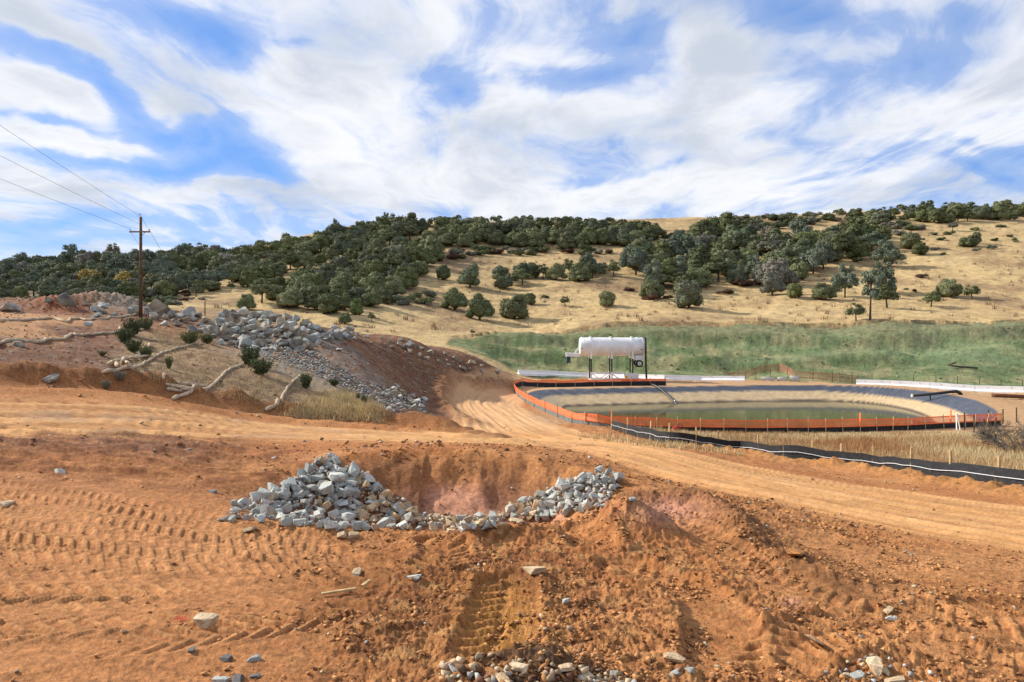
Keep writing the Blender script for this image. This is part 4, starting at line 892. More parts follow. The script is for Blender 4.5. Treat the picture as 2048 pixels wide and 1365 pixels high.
roll(c1((1270, 846), (1450, 858), (1640, 882)), 'topmost straight straw roll in the low fan by the road', .10, LOW)
roll(c1((1280, 862), (1380, 888), (1510, 895)), 'bent straw roll second from the top in the low fan', .10, LOW)
roll(c1((1290, 900), (1350, 905), (1430, 922)), 'lowest short straw roll in the low fan by the road', .10, LOW)
roll(c1((1390, 908), (1530, 900)), 'short straw roll at the right of the low fan', .10, LOW)
roll(c2((440, 770), (490, 740), (530, 730), (560, 680), (600, 600), (640, 560), (692, 518)), 'lone straw roll farthest right on the bank, by a dark shrub', .11)

# ------------------------------------------------------------------ utility pole and wires
PD = 62.0
pole_base = at(281.5, PD); top_z = -(434 - HY) / F * PD; arm_z = -(464.5 - HY) / F * PD
def P_(px, py, d): return Vector(((px - CX) / F * d, d, -(py - HY) / F * d))
up = empty('utility_pole', pole_base, 'tall brown wooden utility pole with one crossarm on the left bank', 'utility pole')
H = top_z - pole_base.z
mb = MB(); mb.tube([(0, 0, -.3), (0, 0, H * .5), (0, 0, H)], [.155, .13, .105], 10); mb.build('pole', 'pole_wood', up, True)
az = arm_z - pole_base.z; ax0, ax1 = (261 - 281.5) / F * PD, (302 - 281.5) / F * PD
mb = MB(); mb.box(((ax0 + ax1) / 2, -.16, az), (ax1 - ax0, .10, .12)); mb.build('crossarm', 'arm_wood', up)
for x in (ax0 + .06, ax1 - .06):
    mb = MB(); mb.tube([(x, -.16, az + .05), (x, -.16, az + .12), (x, -.16, az + .15), (x, -.16, az + .22), (x, -.16, az + .25)], [.015, .02, .05, .045, .015], 8); mb.build('insulator', 'concrete', up)
mb = MB(); mb.tube([(-.02, -.1, H - .08), (-.02, -.1, H + .08), (-.02, -.1, H + .12), (-.02, -.1, H + .24)], [.02, .02, .05, .03], 8); mb.build('insulator', 'concrete', up)
mb = MB(); mb.tube([(.18 * math.cos(a) - .02, -.1, H + .05 + .2 * math.sin(a)) for a in [k * math.pi / 6 for k in range(-1, 8)]], .012, 5); mb.build('jumper_wire', 'wire', up)
mb = MB(); mb.box((0, -.13, az), (.30, .05, .05)); mb.bar((.0, -.13, az - .5), (.45, -.16, az - .04), .03); mb.build('brace', 'dark_steel', up)
def wire(a, b, sag, label):
    pts = [a.lerp(b, k / 24) - Vector((0, 0, sag * 4 * (k / 24) * (1 - k / 24))) for k in range(25)]
    mb = MB(); mb.tube(pts, .011, 5); o = mb.build('power_line', 'wire', None, True); tag(o, label, 'power line')
wire(pole_base + Vector((-.1, -.1, H + .1)), P_(-420, -35, 36), .18, 'topmost power line running from the pole top to the upper left')
wire(pole_base + Vector((-.02, -.2, H - .62)), P_(-420, 92, 36), .18, 'middle power line running from the pole to the upper left')
wire(pole_base + Vector((ax0 + .06, -.16, az + .25)), P_(-420, 182, 36), .18, 'lowest power line running from the left end of the crossarm')
wire(pole_base + Vector((.05, .1, H - .1)), P_(322, 500, 120), .1, 'power line descending behind the pole from its top')
wire(pole_base + Vector((ax1 - .06, -.16, az + .2)), P_(330, 512, 120), .1, 'power line descending behind the right end of the crossarm')
wire(pole_base + Vector((ax0 + .1, -.16, az + .0)), P_(286, 500, 120), .1, 'power line descending behind the left end of the crossarm')
# survey posts
p = at(410, 66); mb = MB(); h = (642 - 603) / F * 66; mb.box((p.x, p.y, p.z + h / 2 - .1), (.07, .07, h + .2)); o = mb.build('marker_post', 'rust'); tag(o, 'thin rusty post standing left of the long rock pile', 'post')
p = at(295.5, 56); st = empty('marker_stake', p, 'wooden stake with pink tape beside the utility pole', 'stake')
mb = MB(); mb.box((0, 0, .45), (.05, .03, 1.0)); mb.build('stake', 'stake_wood', st); mb = MB(); mb.box((0, -.022, .80), (.075, .012, .3)); mb.box((.03, -.03, .62), (.03, .01, .3)); mb.build('tape', 'pink_tape', st)

# ------------------------------------------------------------------ the overhead water tank
TD = 114.0; TB = ground_z((1224.3 - CX) / F * TD, TD)
k_ = TD / F
tank = empty('water_tank', ((1224.3 - CX) / F * TD, TD, TB), 'white horizontal water tank trailer raised on legs behind the pond', 'water tank')
base_py = HY - TB / TD * F
def tx_(px): return (px - 1224.3) * k_
def tz_(py): return (base_py - py) * k_
zt, zb_ = tz_(675.4), tz_(712.3); R_ = (zt - zb_) / 2; zc_ = (zt + zb_) / 2; x0, x1 = tx_(1158.6), tx_(1290)
mb = MB(); prof = [(0, .0), (.02, .80), (.08, .94), (.2, .995)]
L_ = [(x0 + a, R_ * b) for a, b in prof] + [(x0 + (x1 - x0) * f, R_) for f in (.2, .4, .6, .8)] + [(x1 - a, R_ * b) for a, b in reversed(prof)]
mb.tube([(x, 0, zc_) for x, _ in L_], [max(r, .02) for _, r in L_], 40); body = mb.build('tank_body', 'white_paint', tank, True)
legx = [tx_(1180.8), tx_(1221.4), tx_(1262.8)]
for x in legx:
    for y in (-R_ * .82, R_ * .82):
        mb = MB(); mb.box((x, y * 1.08, (zb_ + .35 + tz_(706)) / 2 - .25), (.26, .22, 1.1)); mb.build('leg_sleeve', 'white_paint', tank)
        mb = MB(); mb.box((x, y * 1.08, (tz_(757) + zb_) / 2 - .3), (.20, .17, zb_ - tz_(757) + .9)); mb.build('leg', 'dark_steel', tank)
    mb = MB(); mb.box((x, 0, zt + .05), (.24, .8, .22)); mb.box((x, -R_ * .55, zt - .38), (.16, .25, .45)); mb.build('top_bracket', 'white_paint', tank)
for y in (-1.35, 1.35):          # base truss on each side
    za, zb2 = tz_(746.5), tz_(759)
    mb = MB(); mb.bar((tx_(1179), y, za), (tx_(1250), y, za), .14); mb.bar((tx_(1179), y, zb2), (tx_(1285), y, zb2), .16)
    for a, b_ in (((1184, 748), (1201, 759)), ((1201, 759), (1219, 748)), ((1223, 748), (1240, 759))): mb.bar((tx_(a[0]), y, tz_(a[1])), (tx_(b_[0]), y, tz_(b_[1])), .15)
    for px in (1180.8, 1221.4): mb.bar((tx_(px), y, tz_(743.5)), (tx_(px), y, tz_(760)), .26)
    mb.build('base_truss', 'white_paint', tank)
mb = MB()
for px in (1180.8, 1221.4, 1262.8): mb.box((tx_(px), 0, tz_(760)), (.24, 3.0, .20))
mb.build('cross_sill', 'white_paint', tank)
for f in (.06, .30, .53, .77, .95):
    mb = MB(); xx = x0 + (x1 - x0) * f; mb.tube([(xx - .03, 0, zc_), (xx + .03, 0, zc_)], R_ + .012, 40); mb.build('weld_seam', 'white_paint', tank, True)
# gooseneck, jack, brace
mb = MB(); mb.box((tx_(1146), 0, tz_(710)), (tx_(1160) - tx_(1132), 1.0, .50)); mb.box((tx_(1137), 0, tz_(707.5)), (.9, .8, .25)); mb.bar((tx_(1150), 0, tz_(706)), (tx_(1159), 0, tz_(695)), .22); mb.bar((tx_(1151.5), 0, tz_(706)), (tx_(1151.5), 0, tz_(699)), .12); mb.build('gooseneck', 'white_paint', tank)
mb = MB(); mb.box((tx_(1137.5), 0, tz_(719.5)), (.48, .48, 1.0)); mb.box((tx_(1134.4), 0, tz_(721.5)), (.14, .3, .9)); mb.build('landing_jack', 'blue_paint', tank)
# axle, wheels
mb = MB(); mb.box((tx_(1277), 0, tz_(715.5)), (1.25, 1.8, .75)); mb.box((tx_(1272), 0, tz_(719)), (1.0, 1.4, .2)); mb.build('axle_hanger', 'white_paint', tank)
for y in (-1.05, 1.05):
    w = empty('wheel', (tx_(1276.5), y, tz_(726.8))); w.parent = tank
    mb = MB(); mb.tube([(0, -.16, 0), (0, -.14, 0), (0, .14, 0), (0, .16, 0)], [.44, .54, .54, .44], 24); o = mb.build('tyre', 'tyre_rubber', w, True)
    mb = MB(); mb.tube([(0, -.175, 0), (0, -.165, 0)], [.27, .30], 20); mb.build('rim', 'rim_paint', w)
    mb = MB(); mb.tube([(0, -.22, 0), (0, -.17, 0)], [.09, .10], 12); mb.build('hub', 'dark_steel', w)
# fill pipe, pump box, base
mb = MB(); mb.tube([(tx_(1287), -1.8, tz_(676)), (tx_(1287.3), -1.8, tz_(720)), (tx_(1289), -1.8, tz_(763))], .15, 10); mb.tube([(tx_(1287), -1.8, tz_(676.5)), (tx_(1286.5), -.4, tz_(674.8))], .14, 8); mb.build('fill_pipe', 'black_plastic', tank)
mb = MB(); mb.box((tx_(1259.5), -1.5, tz_(751.5)), (tx_(1272.7) - tx_(1246), 1.1, tz_(746.8) - tz_(757.5))); mb.box((tx_(1255), -1.5, tz_(746.2)), (1.4, 1.15, .12)); mb.build('pump_box', 'white_paint', tank)
mb = MB(); mb.box((tx_(1248.5), -2.06, tz_(752.5)), (.45, .012, .36)); mb.build('warning_sign', 'yellow_paint', tank)
mb = MB(); mb.box((tx_(1259), -2.058, tz_(752.7)), (.14, .012, .14)); mb.build('gauge', 'dark_steel', tank)
mb = MB(); mb.box((tx_(1247.5), -1.7, tz_(760)), (1.1, .8, .42)); mb.box((tx_(1267.5), -1.7, tz_(760.5)), (.9, .8, .40)); mb.build('red_pump', 'red_paint', tank)
for px, py, w in ((1160.3, 696.4, .14), (1162.8, 696.6, .20), (1279.5, 698.8, .24), (1283, 698.8, .14)):
    mb = MB(); yy2 = -math.sqrt(max(R_ * R_ - (tz_(py) - zc_) ** 2, 0)); mb.box((tx_(px), yy2 - .004, tz_(py)), (w, .02, .09)); mb.build('small_marking', 'dark_steel', tank)
mb = MB()
for k in range(3): mb.tube([(tx_(1165 + 55 * k), 0, zt - .02), (tx_(1165 + 55 * k), 0, zt + .06)], .28, 14)
mb.build('hatch', 'white_paint', tank)

# ------------------------------------------------------------------ fences
def resample(P3, step):
    out = [P3[0]]; acc = 0
    for a, b in zip(P3[:-1], P3[1:]):
        L = math.hypot(b.x - a.x, b.y - a.y); n = max(1, int(round(L / step)))
        for k in range(1, n + 1): out.append(a.lerp(b, k / n))
    return [Vector((p.x, p.y, ground_z(p.x, p.y))) for p in out]
def net(name, line, z0f, z1f, mat, parent, nh=13, step=.10, wh=.032, wv=.022, sagf=.10, seed=1, thick=.006):
    """a net of real strands between two heights along a ground line"""
    V = []; Fc = []; up_ = Vector((0, 0, 1))
    def q(a, b, w_vec, nrm):
        i = len(V); V.extend([a - w_vec, b - w_vec, b + w_vec, a + w_vec]); Fc.append((i, i + 1, i + 2, i + 3))
    sh = lambda s: sagf * (.5 + .5 * mnoise.noise(Vector((s * .45, seed, 0))))
    run = [0.0]
    for a, b in zip(line[:-1], line[1:]): run.append(run[-1] + (b - a).length)
    N = len(line)
    for r in range(nh):
        f = r / (nh - 1)
        for i in range(N - 1):
            a, b = line[i], line[i + 1]; za = z0f(i) + (z1f(i) - sh(run[i]) - z0f(i)) * f; zb = z0f(i + 1) + (z1f(i + 1) - sh(run[i + 1]) - z0f(i + 1)) * f
            q(a + up_ * za, b + up_ * zb, Vector((0, 0, wh * (1.5 if r in (0, nh - 1) else .5))), None)
    for i in range(N - 1):
        a, b = line[i], line[i + 1]; n = max(1, int((b - a).length / step)); d = (b - a).normalized() * wv * .5
        for k in range(n):
            p = a.lerp(b, k / n); t_ = k / n; zl = z0f(i) * (1 - t_) + z0f(i + 1) * t_; zh = (z1f(i) - sh(run[i])) * (1 - t_) + (z1f(i + 1) - sh(run[i + 1])) * t_
            q(p + up_ * zl, p + up_ * zh, Vector((d.x, d.y, 0)), None)
    o = mesh_obj(name, V, Fc, M[mat], parent)
    return o
def fabric(name, line, z0f, z1f, mat, parent, offset=0.0, seed=0, wav=.05, rows=3):
    V = []; Fc = []; N = len(line)
    for i, p in enumerate(line):
        d = (line[min(i + 1, N - 1)] - line[max(i - 1, 0)]).normalized(); nrm = Vector((d.y, -d.x, 0))
        for r in range(rows + 1):
            f = r / rows; w = offset + wav * math.sin(f * 3.14) * mnoise.noise(Vector((p.x * .9, p.y * .9, seed + f))) * 2
            V.append(p + nrm * w + Vector((0, 0, z0f(i) + (z1f(i) - z0f(i)) * f)))
    for i in range(N - 1):
        for r in range(rows): a = i * (rows + 1) + r; Fc.append((a, a + rows + 1, a + rows + 2, a + 1))
    o = mesh_obj(name, V, Fc, M[mat], parent, True)
    return o
def stake(line_pt, h, parent, mat='stake_wood', lean=None, r=rnd, w=.045, name='stake', off=Vector((0, 0, 0))):
    lx, ly = (r.uniform(-.04, .04), r.uniform(-.04, .04)) if lean is None else lean
    mb = MB(); p = line_pt + off; mb.bar(p - Vector((lx * .2, ly * .2, .2)), p + Vector((lx * h, ly * h, h)), w); return mb.build(name, mat, parent)
# black silt fence beside the road
FSP = [at(px, d) for (px, _), d in zip(FS, FD)]; FX_ = [px for px, _ in FS]; FD_ = FD
sf = empty('silt_fence', FSP[7], 'long black silt fence with a white rope beside the dirt road', 'silt fence')
inv = FSP[7]
ln = [p - inv for p in resample(FSP, .6)]
hh = lambda i: .66 + .05 * mnoise.noise(Vector((i * .11, 3, 0))) 
fabric('fabric', ln, lambda i: -.12, hh, 'black_fabric', sf, 0, 4, .05)
mb = MB(); mb.tube([p + Vector((0, 0, .36 + .03 * mnoise.noise(Vector((i * .35, 9, 0))))) + Vector((-.05, -.05, 0)) for i, p in enumerate(ln)], .013, 5); mb.build('rope', 'rope_white', sf)
for q_ in FSP: stake(q_ - inv, rnd.uniform(1.0, 1.12), sf, w=.075, off=Vector((.04, .07, 0)))
# orange mesh fence round the pond with its black skirt
FO_far = [(1332, 770), (1300, 771), (1262, 772), (1225, 772), (1188, 771), (1150, 771), (1112, 771), (1075, 773), (1045, 776), (1028, 781)]
FO_d = [102.8, 103, 103.3, 103.6, 104, 104, 104, 103.5, 102.5, 99.5]
far_line = [at(a, d) for (a, b), d in zip(FO_far, [105.6, 105.4, 105.1, 104.9, 104.6, 104.3, 103.9, 103.2, 101.8, 98.4])]
FO_left = [(1028, 785, 96), (1036, 796, 89), (1050, 807, 82.5), (1068, 818, 77), (1090, 829, 72), (1115, 841, 67.5), (1143, 852, 63.5), (1170, 860, 61.0), (1195, 861, 60), (1223, 858, 59.5)]
left_line = [far_line[-1]] + [at(a, d) for a, b, d in FO_left]
FO_near = [(1223, 59.5), (1270, 59.2), (1313, 59), (1355, 59), (1400, 58.8), (1447, 58.6), (1491, 58.6), (1534, 58.6), (1575, 58.8), (1616, 58.8), (1651, 59), (1685, 59.2), (1720, 59.4), (1753, 59.7), (1785, 60), (1815, 60.3), (1850, 60.8), (1887, 61.4), (1930, 62), (1975, 62.6), (2003, 63)]
near_line = [at(a, d) for a, d in FO_near]
def orange_fence(line, label, skirt, mesh_h, mat_skirt, step, seed, sag=.12, dense=.10, stepm=1.0):
    org = line[len(line) // 2]; e = empty('mesh_fence', org, label, 'mesh fence')
    ln = [p - org for p in resample(line, stepm)]
    top = lambda i: mesh_h + .10 * mnoise.noise(Vector((i * .21, seed, 0)))
    net('mesh_panel', ln, lambda i: skirt * .9, top, 'orange_mesh', e, 11, dense, .027, .020, sag, seed)
    fabric('skirt', ln, lambda i: -.15, lambda i: skirt + .05 * mnoise.noise(Vector((i * .3, seed + 4, 0))), mat_skirt, e, -.04, seed, .05)
    for k, p in enumerate(line): stake(p - org, mesh_h + rnd.uniform(.08, .22), e, off=Vector((0, -.06, 0)), w=.055)
    return e
e_near = orange_fence(near_line, 'orange mesh fence with black skirt along the near side of the pond', .50, 1.04, 'black_fabric', 2, 3, .10)
e_left = orange_fence(left_line, 'orange mesh fence with grey skirt down the left side of the pond', .50, 1.06, 'grey_fabric', 2, 5, .22)
e_far = orange_fence(far_line, 'sagging orange mesh fence with black skirt below the water tank', .62, 1.12, 'black_fabric', 2, 7, .35)
# bright posts and flags along the near fence
for px, d in ((1223, 59.3), (1720, 59.2), (1901, 61.3)):
    p = at(px, d); mb = MB(); mb.bar((0, 0, .55), (0.02, 0, 1.55), .16, .05); o = mb.build('folded_mesh', 'orange_mesh', None); o.location = p
    tag(o, {1223: 'bright bunched orange mesh at the near left corner of the pond fence', 1720: 'bright bunched orange mesh midway along the near pond fence', 1901: 'bright bunched orange mesh beside the two white leaning stakes'}[px], 'fence mesh')
for px, lean, lab in ((1913, (.02, 0), 'upright white stake at the right end of the near pond fence'), (1917, (.16, 0), 'white stake leaning against the upright one at the near pond fence')):
    p = at(px, 60.2); mb = MB(); mb.bar(p - Vector((lean[0] * -1.0, 0, .1)) , p + Vector((-lean[0] * .6, 0, 1.35)), .10, .05); o = mb.build('white_stake', 'white_paint'); tag(o, lab, 'stake')
for px, d, h, lab in ((1929, 60.5, 1.4, 'dark metal post just right of the white stakes'), (1948, 57, 1.35, 'dark metal post in the grass second right of the white stakes'), (1968, 55, 1.3, 'dark metal post standing nearest in the grass by the pond fence'), (1977, 63.5, 1.3, 'dark metal post behind the right end of the orange mesh'),
                      (1992, 58, 1.1, 'dark metal post left of the grey bush'), (2006, 64, 1.3, 'dark metal post above the grey bush, with a loose lath'), (2033, 65, 1.3, 'dark metal post farthest right above the grey bush')):
    p = at(px, d); mb = MB(); mb.bar((p.x, p.y, p.z - .2), (p.x, p.y, p.z + h), .07); o = mb.build('metal_post', 'dark_steel'); tag(o, lab, 'post', 'dark posts right of the pond')
for px, d, ln_, lab in ((1949, 61.5, (.10, 0), 'pale lath tilted slightly beside the orange mesh end'), (1972, 61.8, (.22, 0), 'pale lath leaning left at the right end of the orange mesh'), (1993, 62.5, (-.35, 0), 'pale lath leaning far over at the fence end'), (2010, 64, (-.3, 0), 'pale lath leaning on the post above the grey bush')):
    p = at(px, d); mb = MB(); mb.bar(p, p + Vector((ln_[0] * 1.2, 0, 1.2)), .05, .03); o = mb.build('lath', 'stake_wood'); tag(o, lab, 'lath', 'loose laths at the fence end')
# scrap beside the silt fence
p = at(1353, 55); e = empty('cut_off_saw', p, 'small orange and dark tool lying in the dry grass by the fence', 'tool')
mb = MB(); mb.box((0, 0, .25), (.5, .3, .3)); mb.box((.1, 0, .43), (.25, .25, .1)); mb.build('engine_housing', 'red_paint', e)
mb = MB(); mb.bar((-.2, 0, .2), (-.95, -.1, .12), .12, .03); mb.build('bar', 'stake_wood', e); mb = MB(); mb.tube([(.05, 0, .45), (.1, 0, .62), (.4, 0, .62), (.5, 0, .35)], .025, 6); mb.build('handle', 'dark_steel', e)

# ------------------------------------------------------------------ white barrier behind the pond
def barrier(pts, step, label, h=.95):
    L = [place(a, d, 112) if d > 200 else at(a, d) for a, d in pts]; org = L[0]; e = empty('white_barrier', org, label, 'barrier')
    ln = [p - org for p in resample(L, step)]
    for a, b in zip(ln[:-1], ln[1:]):
        d = (b - a).normalized(); a2, b2 = a + d * .03, b - d * .03; n = Vector((d.y, -d.x, 0)); V = []
        prof = [(-.30, -.25), (-.30, .12), (-.12, .36), (-.085, h), (.085, h), (.12, .36), (.30, .12), (.30, -.25)]
        for q in (a2, b2):
            for (o_, z_) in prof: V.append(q + n * o_ + Vector((0, 0, z_)))
        Fc = [(k, (k + 1) % 8, (k + 1) % 8 + 8, k + 8) for k in range(8)] + [tuple(reversed(range(8))), tuple(range(8, 16))]
        o = mesh_obj('barrier_block', V, Fc, M['barrier_white'], e)
    for a, b in zip(ln[:-1], ln[1:]):
        for t_ in (.25, .75):
            p = a.lerp(b, t_); d = (b - a).normalized(); n = Vector((d.y, -d.x, 0)); mb = MB(); mb.box(p + n * .112 + Vector((0, 0, .66)), (.10, .02, .14)); mb.build('slot', 'concrete', e)
    return e
BAR = [(1036, 748.5), (1100, 750.5), (1178, 754.5), (1260, 757.5), (1330, 759.5), (1400, 761.5), (1490, 763.5)]
barrier(BAR, 6.1, 'long white barrier running behind the raised water tank', .72)
barrier([(1712, 110.6), (1780, 108.4), (1860, 105.6), (1950, 102.6), (2048, 99.5), (2150, 96.5)], 6.1, 'long white barrier behind the right end of the pond', .85)
# wire fence posts, far mesh and culvert pipes behind it
for i, (px, d) in enumerate([(1512, 116.5), (1541, 116), (1586, 115), (1626, 114), (1665, 113), (1704, 112.3), (1744, 111), (1827, 108.3), (1872, 106.8), (1915, 105.3), (1959, 103.8), (2002, 102.4), (2045, 101)]):
    p = at(px, d + 1.4); mb = MB(); mb.bar((p.x, p.y, p.z - .2), (p.x, p.y, p.z + 1.75), .06); o = mb.build('fence_post', 'dark_steel'); tag(o, 'thin dark fence post at the foot of the green slope behind the pond', 'post', 'thin fence posts at the foot of the green slope')
fl = [at(a, d) for a, d in [(1452, 118.5), (1490, 118.5), (1508, 120), (1522, 121.5), (1558, 121.5), (1575, 120), (1590, 118.5), (1620, 117.5), (1680, 115.5), (1716, 114.5)]]
for p, k in zip(fl, (0, .1, .75, 1.0, 1.0, .7, .1, 0, 0, 0)): p.z += k
org = fl[4]; e = empty('faded_mesh_fence', org, 'faded orange mesh fence humped over the culvert behind the pond', 'mesh fence')
def dens_line(L, step):
    out = [L[0]]
    for a, b in zip(L[:-1], L[1:]):
        n = max(1, int((b - a).length / step)); out += [a.lerp(b, k / n) for k in range(1, n + 1)]
    return out
net('mesh_panel', [p - org for p in dens_line(fl, 1.0)], lambda i: .1, lambda i: 1.25, 'faded_mesh', e, 11, .12, .026, .022, .3, 4)
for p in fl: stake(p - org, 1.4, e, 'dark_steel')
for px0, px1, d, r, lab in ((1580, 1598, 113.6, .55, 'concrete culvert pipe with its dark mouth showing, behind the pond'), (1555, 1574, 114.0, .42, 'concrete culvert pipe in the middle of three behind the pond'), (1523, 1548, 114.4, .38, 'concrete culvert pipe farthest left behind the pond')):
    a, b_ = at(px0, d), at(px1, d - .6); e = empty('culvert_pipe', a, lab, 'culvert pipe'); z_ = r * .55
    V = []; n = 20; d_ = (b_ - a); d_.z = 0
    q = d_.to_track_quat('Z', 'Y')
    for (t_, rr_) in ((0, r), (1, r), (1, r * .8), (0.1, r * .8)):
        for k in range(n): an = 2 * math.pi * k / n; V.append(d_ * t_ + Vector((0, 0, z_)) + q @ Vector((math.cos(an) * rr_, math.sin(an) * rr_, 0)))
    Fc = [(i * n + k, i * n + (k + 1) % n, (i + 1) * n + (k + 1) % n, (i + 1) * n + k) for i in range(3) for k in range(n)]
    mesh_obj('pipe_wall', V, Fc, M['concrete'], e, True)
    mb = MB(); mb.tube([d_ * .12 + Vector((0, 0, z_)), d_ * .10 + Vector((0, 0, z_))], r * .79, 16); mb.build('bore_shade', 'dark_steel', e)  # dark disc closing the bore, stands in for the shade inside the pipe

# pipes round the pond
hose = [at(1287, 111), at(1298, 106), at(1312, 103.5), at(1336, 101), at(1366, 97)]
mb = MB(); hp = smooth_line([tuple(p + Vector((0, 0, .16))) for p in hose], 5); mb.tube(hp, .15, 8); o = mb.build('suction_hose', 'black_plastic', None, True); tag(o, 'black hose running from the water tank down into the pond', 'hose')
a, b_ = P_(1836, 791.5, 92.5), P_(1907, 783.5, 90.2)
e = empty('discharge_pipe', a, 'black pipe with an elbow reaching over the right rim of the pond', 'pipe'); dirp = b_ - a
mb = MB(); mb.tube([Vector((-.6, .1, -.02)), Vector((0, 0, 0)), dirp * .5, dirp], [.15, .17, .17, .18], 10); mb.build('pipe', 'black_plastic', e, True)
gz = ground_z(b_.x + .8, b_.y) - a.z
mb = MB(); mb.tube([dirp * .97, dirp + Vector((.35, 0, .02)), dirp + Vector((.75, 0, -.15)), Vector((dirp.x + .95, dirp.y, min(gz, dirp.z - .4)))], .21, 10); mb.build('elbow', 'black_plastic', e, True)
g2 = ground_z(a.x + dirp.x * .35, a.y + dirp.y * .35) - a.z; mb = MB(); mb.bar(dirp * .35 + Vector((0, 0, -.1)), Vector((dirp.x * .35, dirp.y * .35, g2)), .12); mb.build('support', 'dark_steel', e)
mb = MB(); mb.tube([Vector((-.75, .1, -.02)), Vector((-.6, .1, -.02))], .22, 10); mb.build('flange', 'concrete', e)
a, b_ = at(1984, 89.5), at(2090, 88); mb = MB(); mb.tube([a + Vector((0, 0, .25)), a.lerp(b_, .12) + Vector((0, 0, .25)), b_ + Vector((0, 0, .28))], [.22, .24, .24], 10); o = mb.build('steel_pipe', 'rust', None, True); tag(o, 'long rusty pipe lying on the ground at the right edge beyond the pond', 'pipe')
p = place(1920, 737); mb = MB(); mb.tube([p + Vector((-2.0, 0, .55)), p + Vector((0, -.2, .25)), p + Vector((2.2, -1.2, .1))], [.12, .16, .14], 8); mb.tube([p + Vector((-1.8, .3, .5)), p + Vector((-.2, .8, .9))], [.1, .12], 8); o = mb.build('fallen_log', 'bark', None, True); tag(o, 'broken dark log lying on the green slope at right', 'log')
# laths trodden into the dirt
for (a0, a1, lab) in (((643, 1194), (712, 1187), 'broken wooden lath lying in the churned dirt, the longer one'), ((724, 1178), (740, 1170), 'short splinter of lath stuck in the churned dirt')):
    p, q = place(*a0), place(*a1); mb = MB(); mb.bar(p + Vector((0, 0, .03)), q + Vector((0, 0, .05)), .035, .02); o = mb.build('lath', 'stake_wood'); tag(o, lab, 'lath')

# ------------------------------------------------------------------ trees
def leaf_mesh(name, lobes, n, size, mat, seed, up=.25, core=.80, jit=.5, tri=False):
    """leaf clumps spread over the shell of several lobes, over a dark uneven core of the same leaves"""
    r = np.random.RandomState(seed); L = np.array([l[:3] for l in lobes], float); Rr = np.array([l[3:6] for l in lobes], float)
    wgt = (Rr[:, 0] * Rr[:, 1] + Rr[:, 0] * Rr[:, 2]) ; wgt /= wgt.sum()
    k = r.choice(len(lobes), n, p=wgt); v = r.normal(size=(n, 3)); v /= np.linalg.norm(v, axis=1)[:, None]; v[:, 2] = np.where(v[:, 2] < -.55, -v[:, 2], v[:, 2])
    rad = 1.0 - .32 * r.rand(n) ** 2.0 + .10 * r.normal(size=n) * .6
    c = L[k] + v * Rr[k] * rad[:, None]
    keep = c[:, 2] > .015
    c, v, k = c[keep], v[keep], k[keep]; n = len(c)
    # leave the leaves that lie deep inside another lobe out
    deep = np.zeros(n, bool)
    for i in range(len(lobes)): deep |= (((c - L[i]) / Rr[i]) ** 2).sum(1) < .42
    c, v, k = c[~deep], v[~deep], k[~deep]; n = len(c)
    nrm = v * (1 / Rr[k]); nrm /= np.linalg.norm(nrm, axis=1)[:, None]; nrm = nrm + jit * r.normal(size=(n, 3)); nrm[:, 2] += up; nrm /= np.linalg.norm(nrm, axis=1)[:, None]
    t1 = np.cross(nrm, r.normal(size=(n, 3))); t1 /= np.linalg.norm(t1, axis=1)[:, None]; t2 = np.cross(nrm, t1)
    s = size * (.55 + .9 * r.rand(n))[:, None]; a = s * t1; b = s * t2 * (.55 + .5 * r.rand(n))[:, None]
    V = np.stack([c - a, c - b, c + a, c + b], 1).reshape(-1, 3); Fq = np.arange(n * 4).reshape(n, 4); lf = np.repeat(r.rand(n), 4)
    if core > 0:
        bm = bmesh.new(); bmesh.ops.create_icosphere(bm, subdivisions=2, radius=1.0); bm.verts.index_update()
        sv = np.array([q.co[:] for q in bm.verts]); sf_ = [[q.index for q in f.verts] for f in bm.faces]; bm.free()
        cv = []; cf = []
        for i in range(len(lobes)):
            dsp = core * (1 + .10 * r.normal(size=(len(sv), 1))); w = L[i] + sv * Rr[i] * dsp; w[:, 2] = np.maximum(w[:, 2], 0.0); o_ = len(V) + sum(len(x) for x in cv); cf += [[q + o_ for q in f] for f in sf_]; cv.append(w)
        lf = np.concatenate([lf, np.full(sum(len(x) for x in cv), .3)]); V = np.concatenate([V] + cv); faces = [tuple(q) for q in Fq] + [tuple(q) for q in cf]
    else: faces = [tuple(q) for q in Fq]
    me = bpy.data.meshes.new(name); me.from_pydata(V.tolist(), [], faces); at_ = me.attributes.new('leaf', 'FLOAT', 'POINT'); at_.data.foreach_set('value', lf.astype(np.float32)); me.materials.append(M[mat]); me.update(); return me
def oak_lobes(seed, n=9, h=.72, low=.0):
    r = random.Random(seed); out = [(0, 0, h * .46, .37, .37, h * .44)]
    for i in range(8):
        a = 6.283 * i / 8 + r.uniform(-.3, .3); q = r.uniform(.15, .23); e = r.uniform(.40, .52) - q; out.append((math.cos(a) * e, math.sin(a) * e, h * r.uniform(.20, .34) + low * h, q, q, q * r.uniform(.8, 1.0)))
    for i in range(n - 2):
        a = 6.283 * i / (n - 2) + r.uniform(-.4, .4); q = r.uniform(.14, .22); e = r.uniform(.36, .46) - q; out.append((math.cos(a) * e, math.sin(a) * e, h * r.uniform(.48, .66), q, q, q * r.uniform(.75, 1.0)))
    for i in range(3): a = r.uniform(0, 6.28); q = r.uniform(.12, .20); out.append((math.cos(a) * .16, math.sin(a) * .16, h * r.uniform(.74, .95), q, q, q * .8))
    for k in range(2): out.pop(r.randrange(1, 9))
    return out
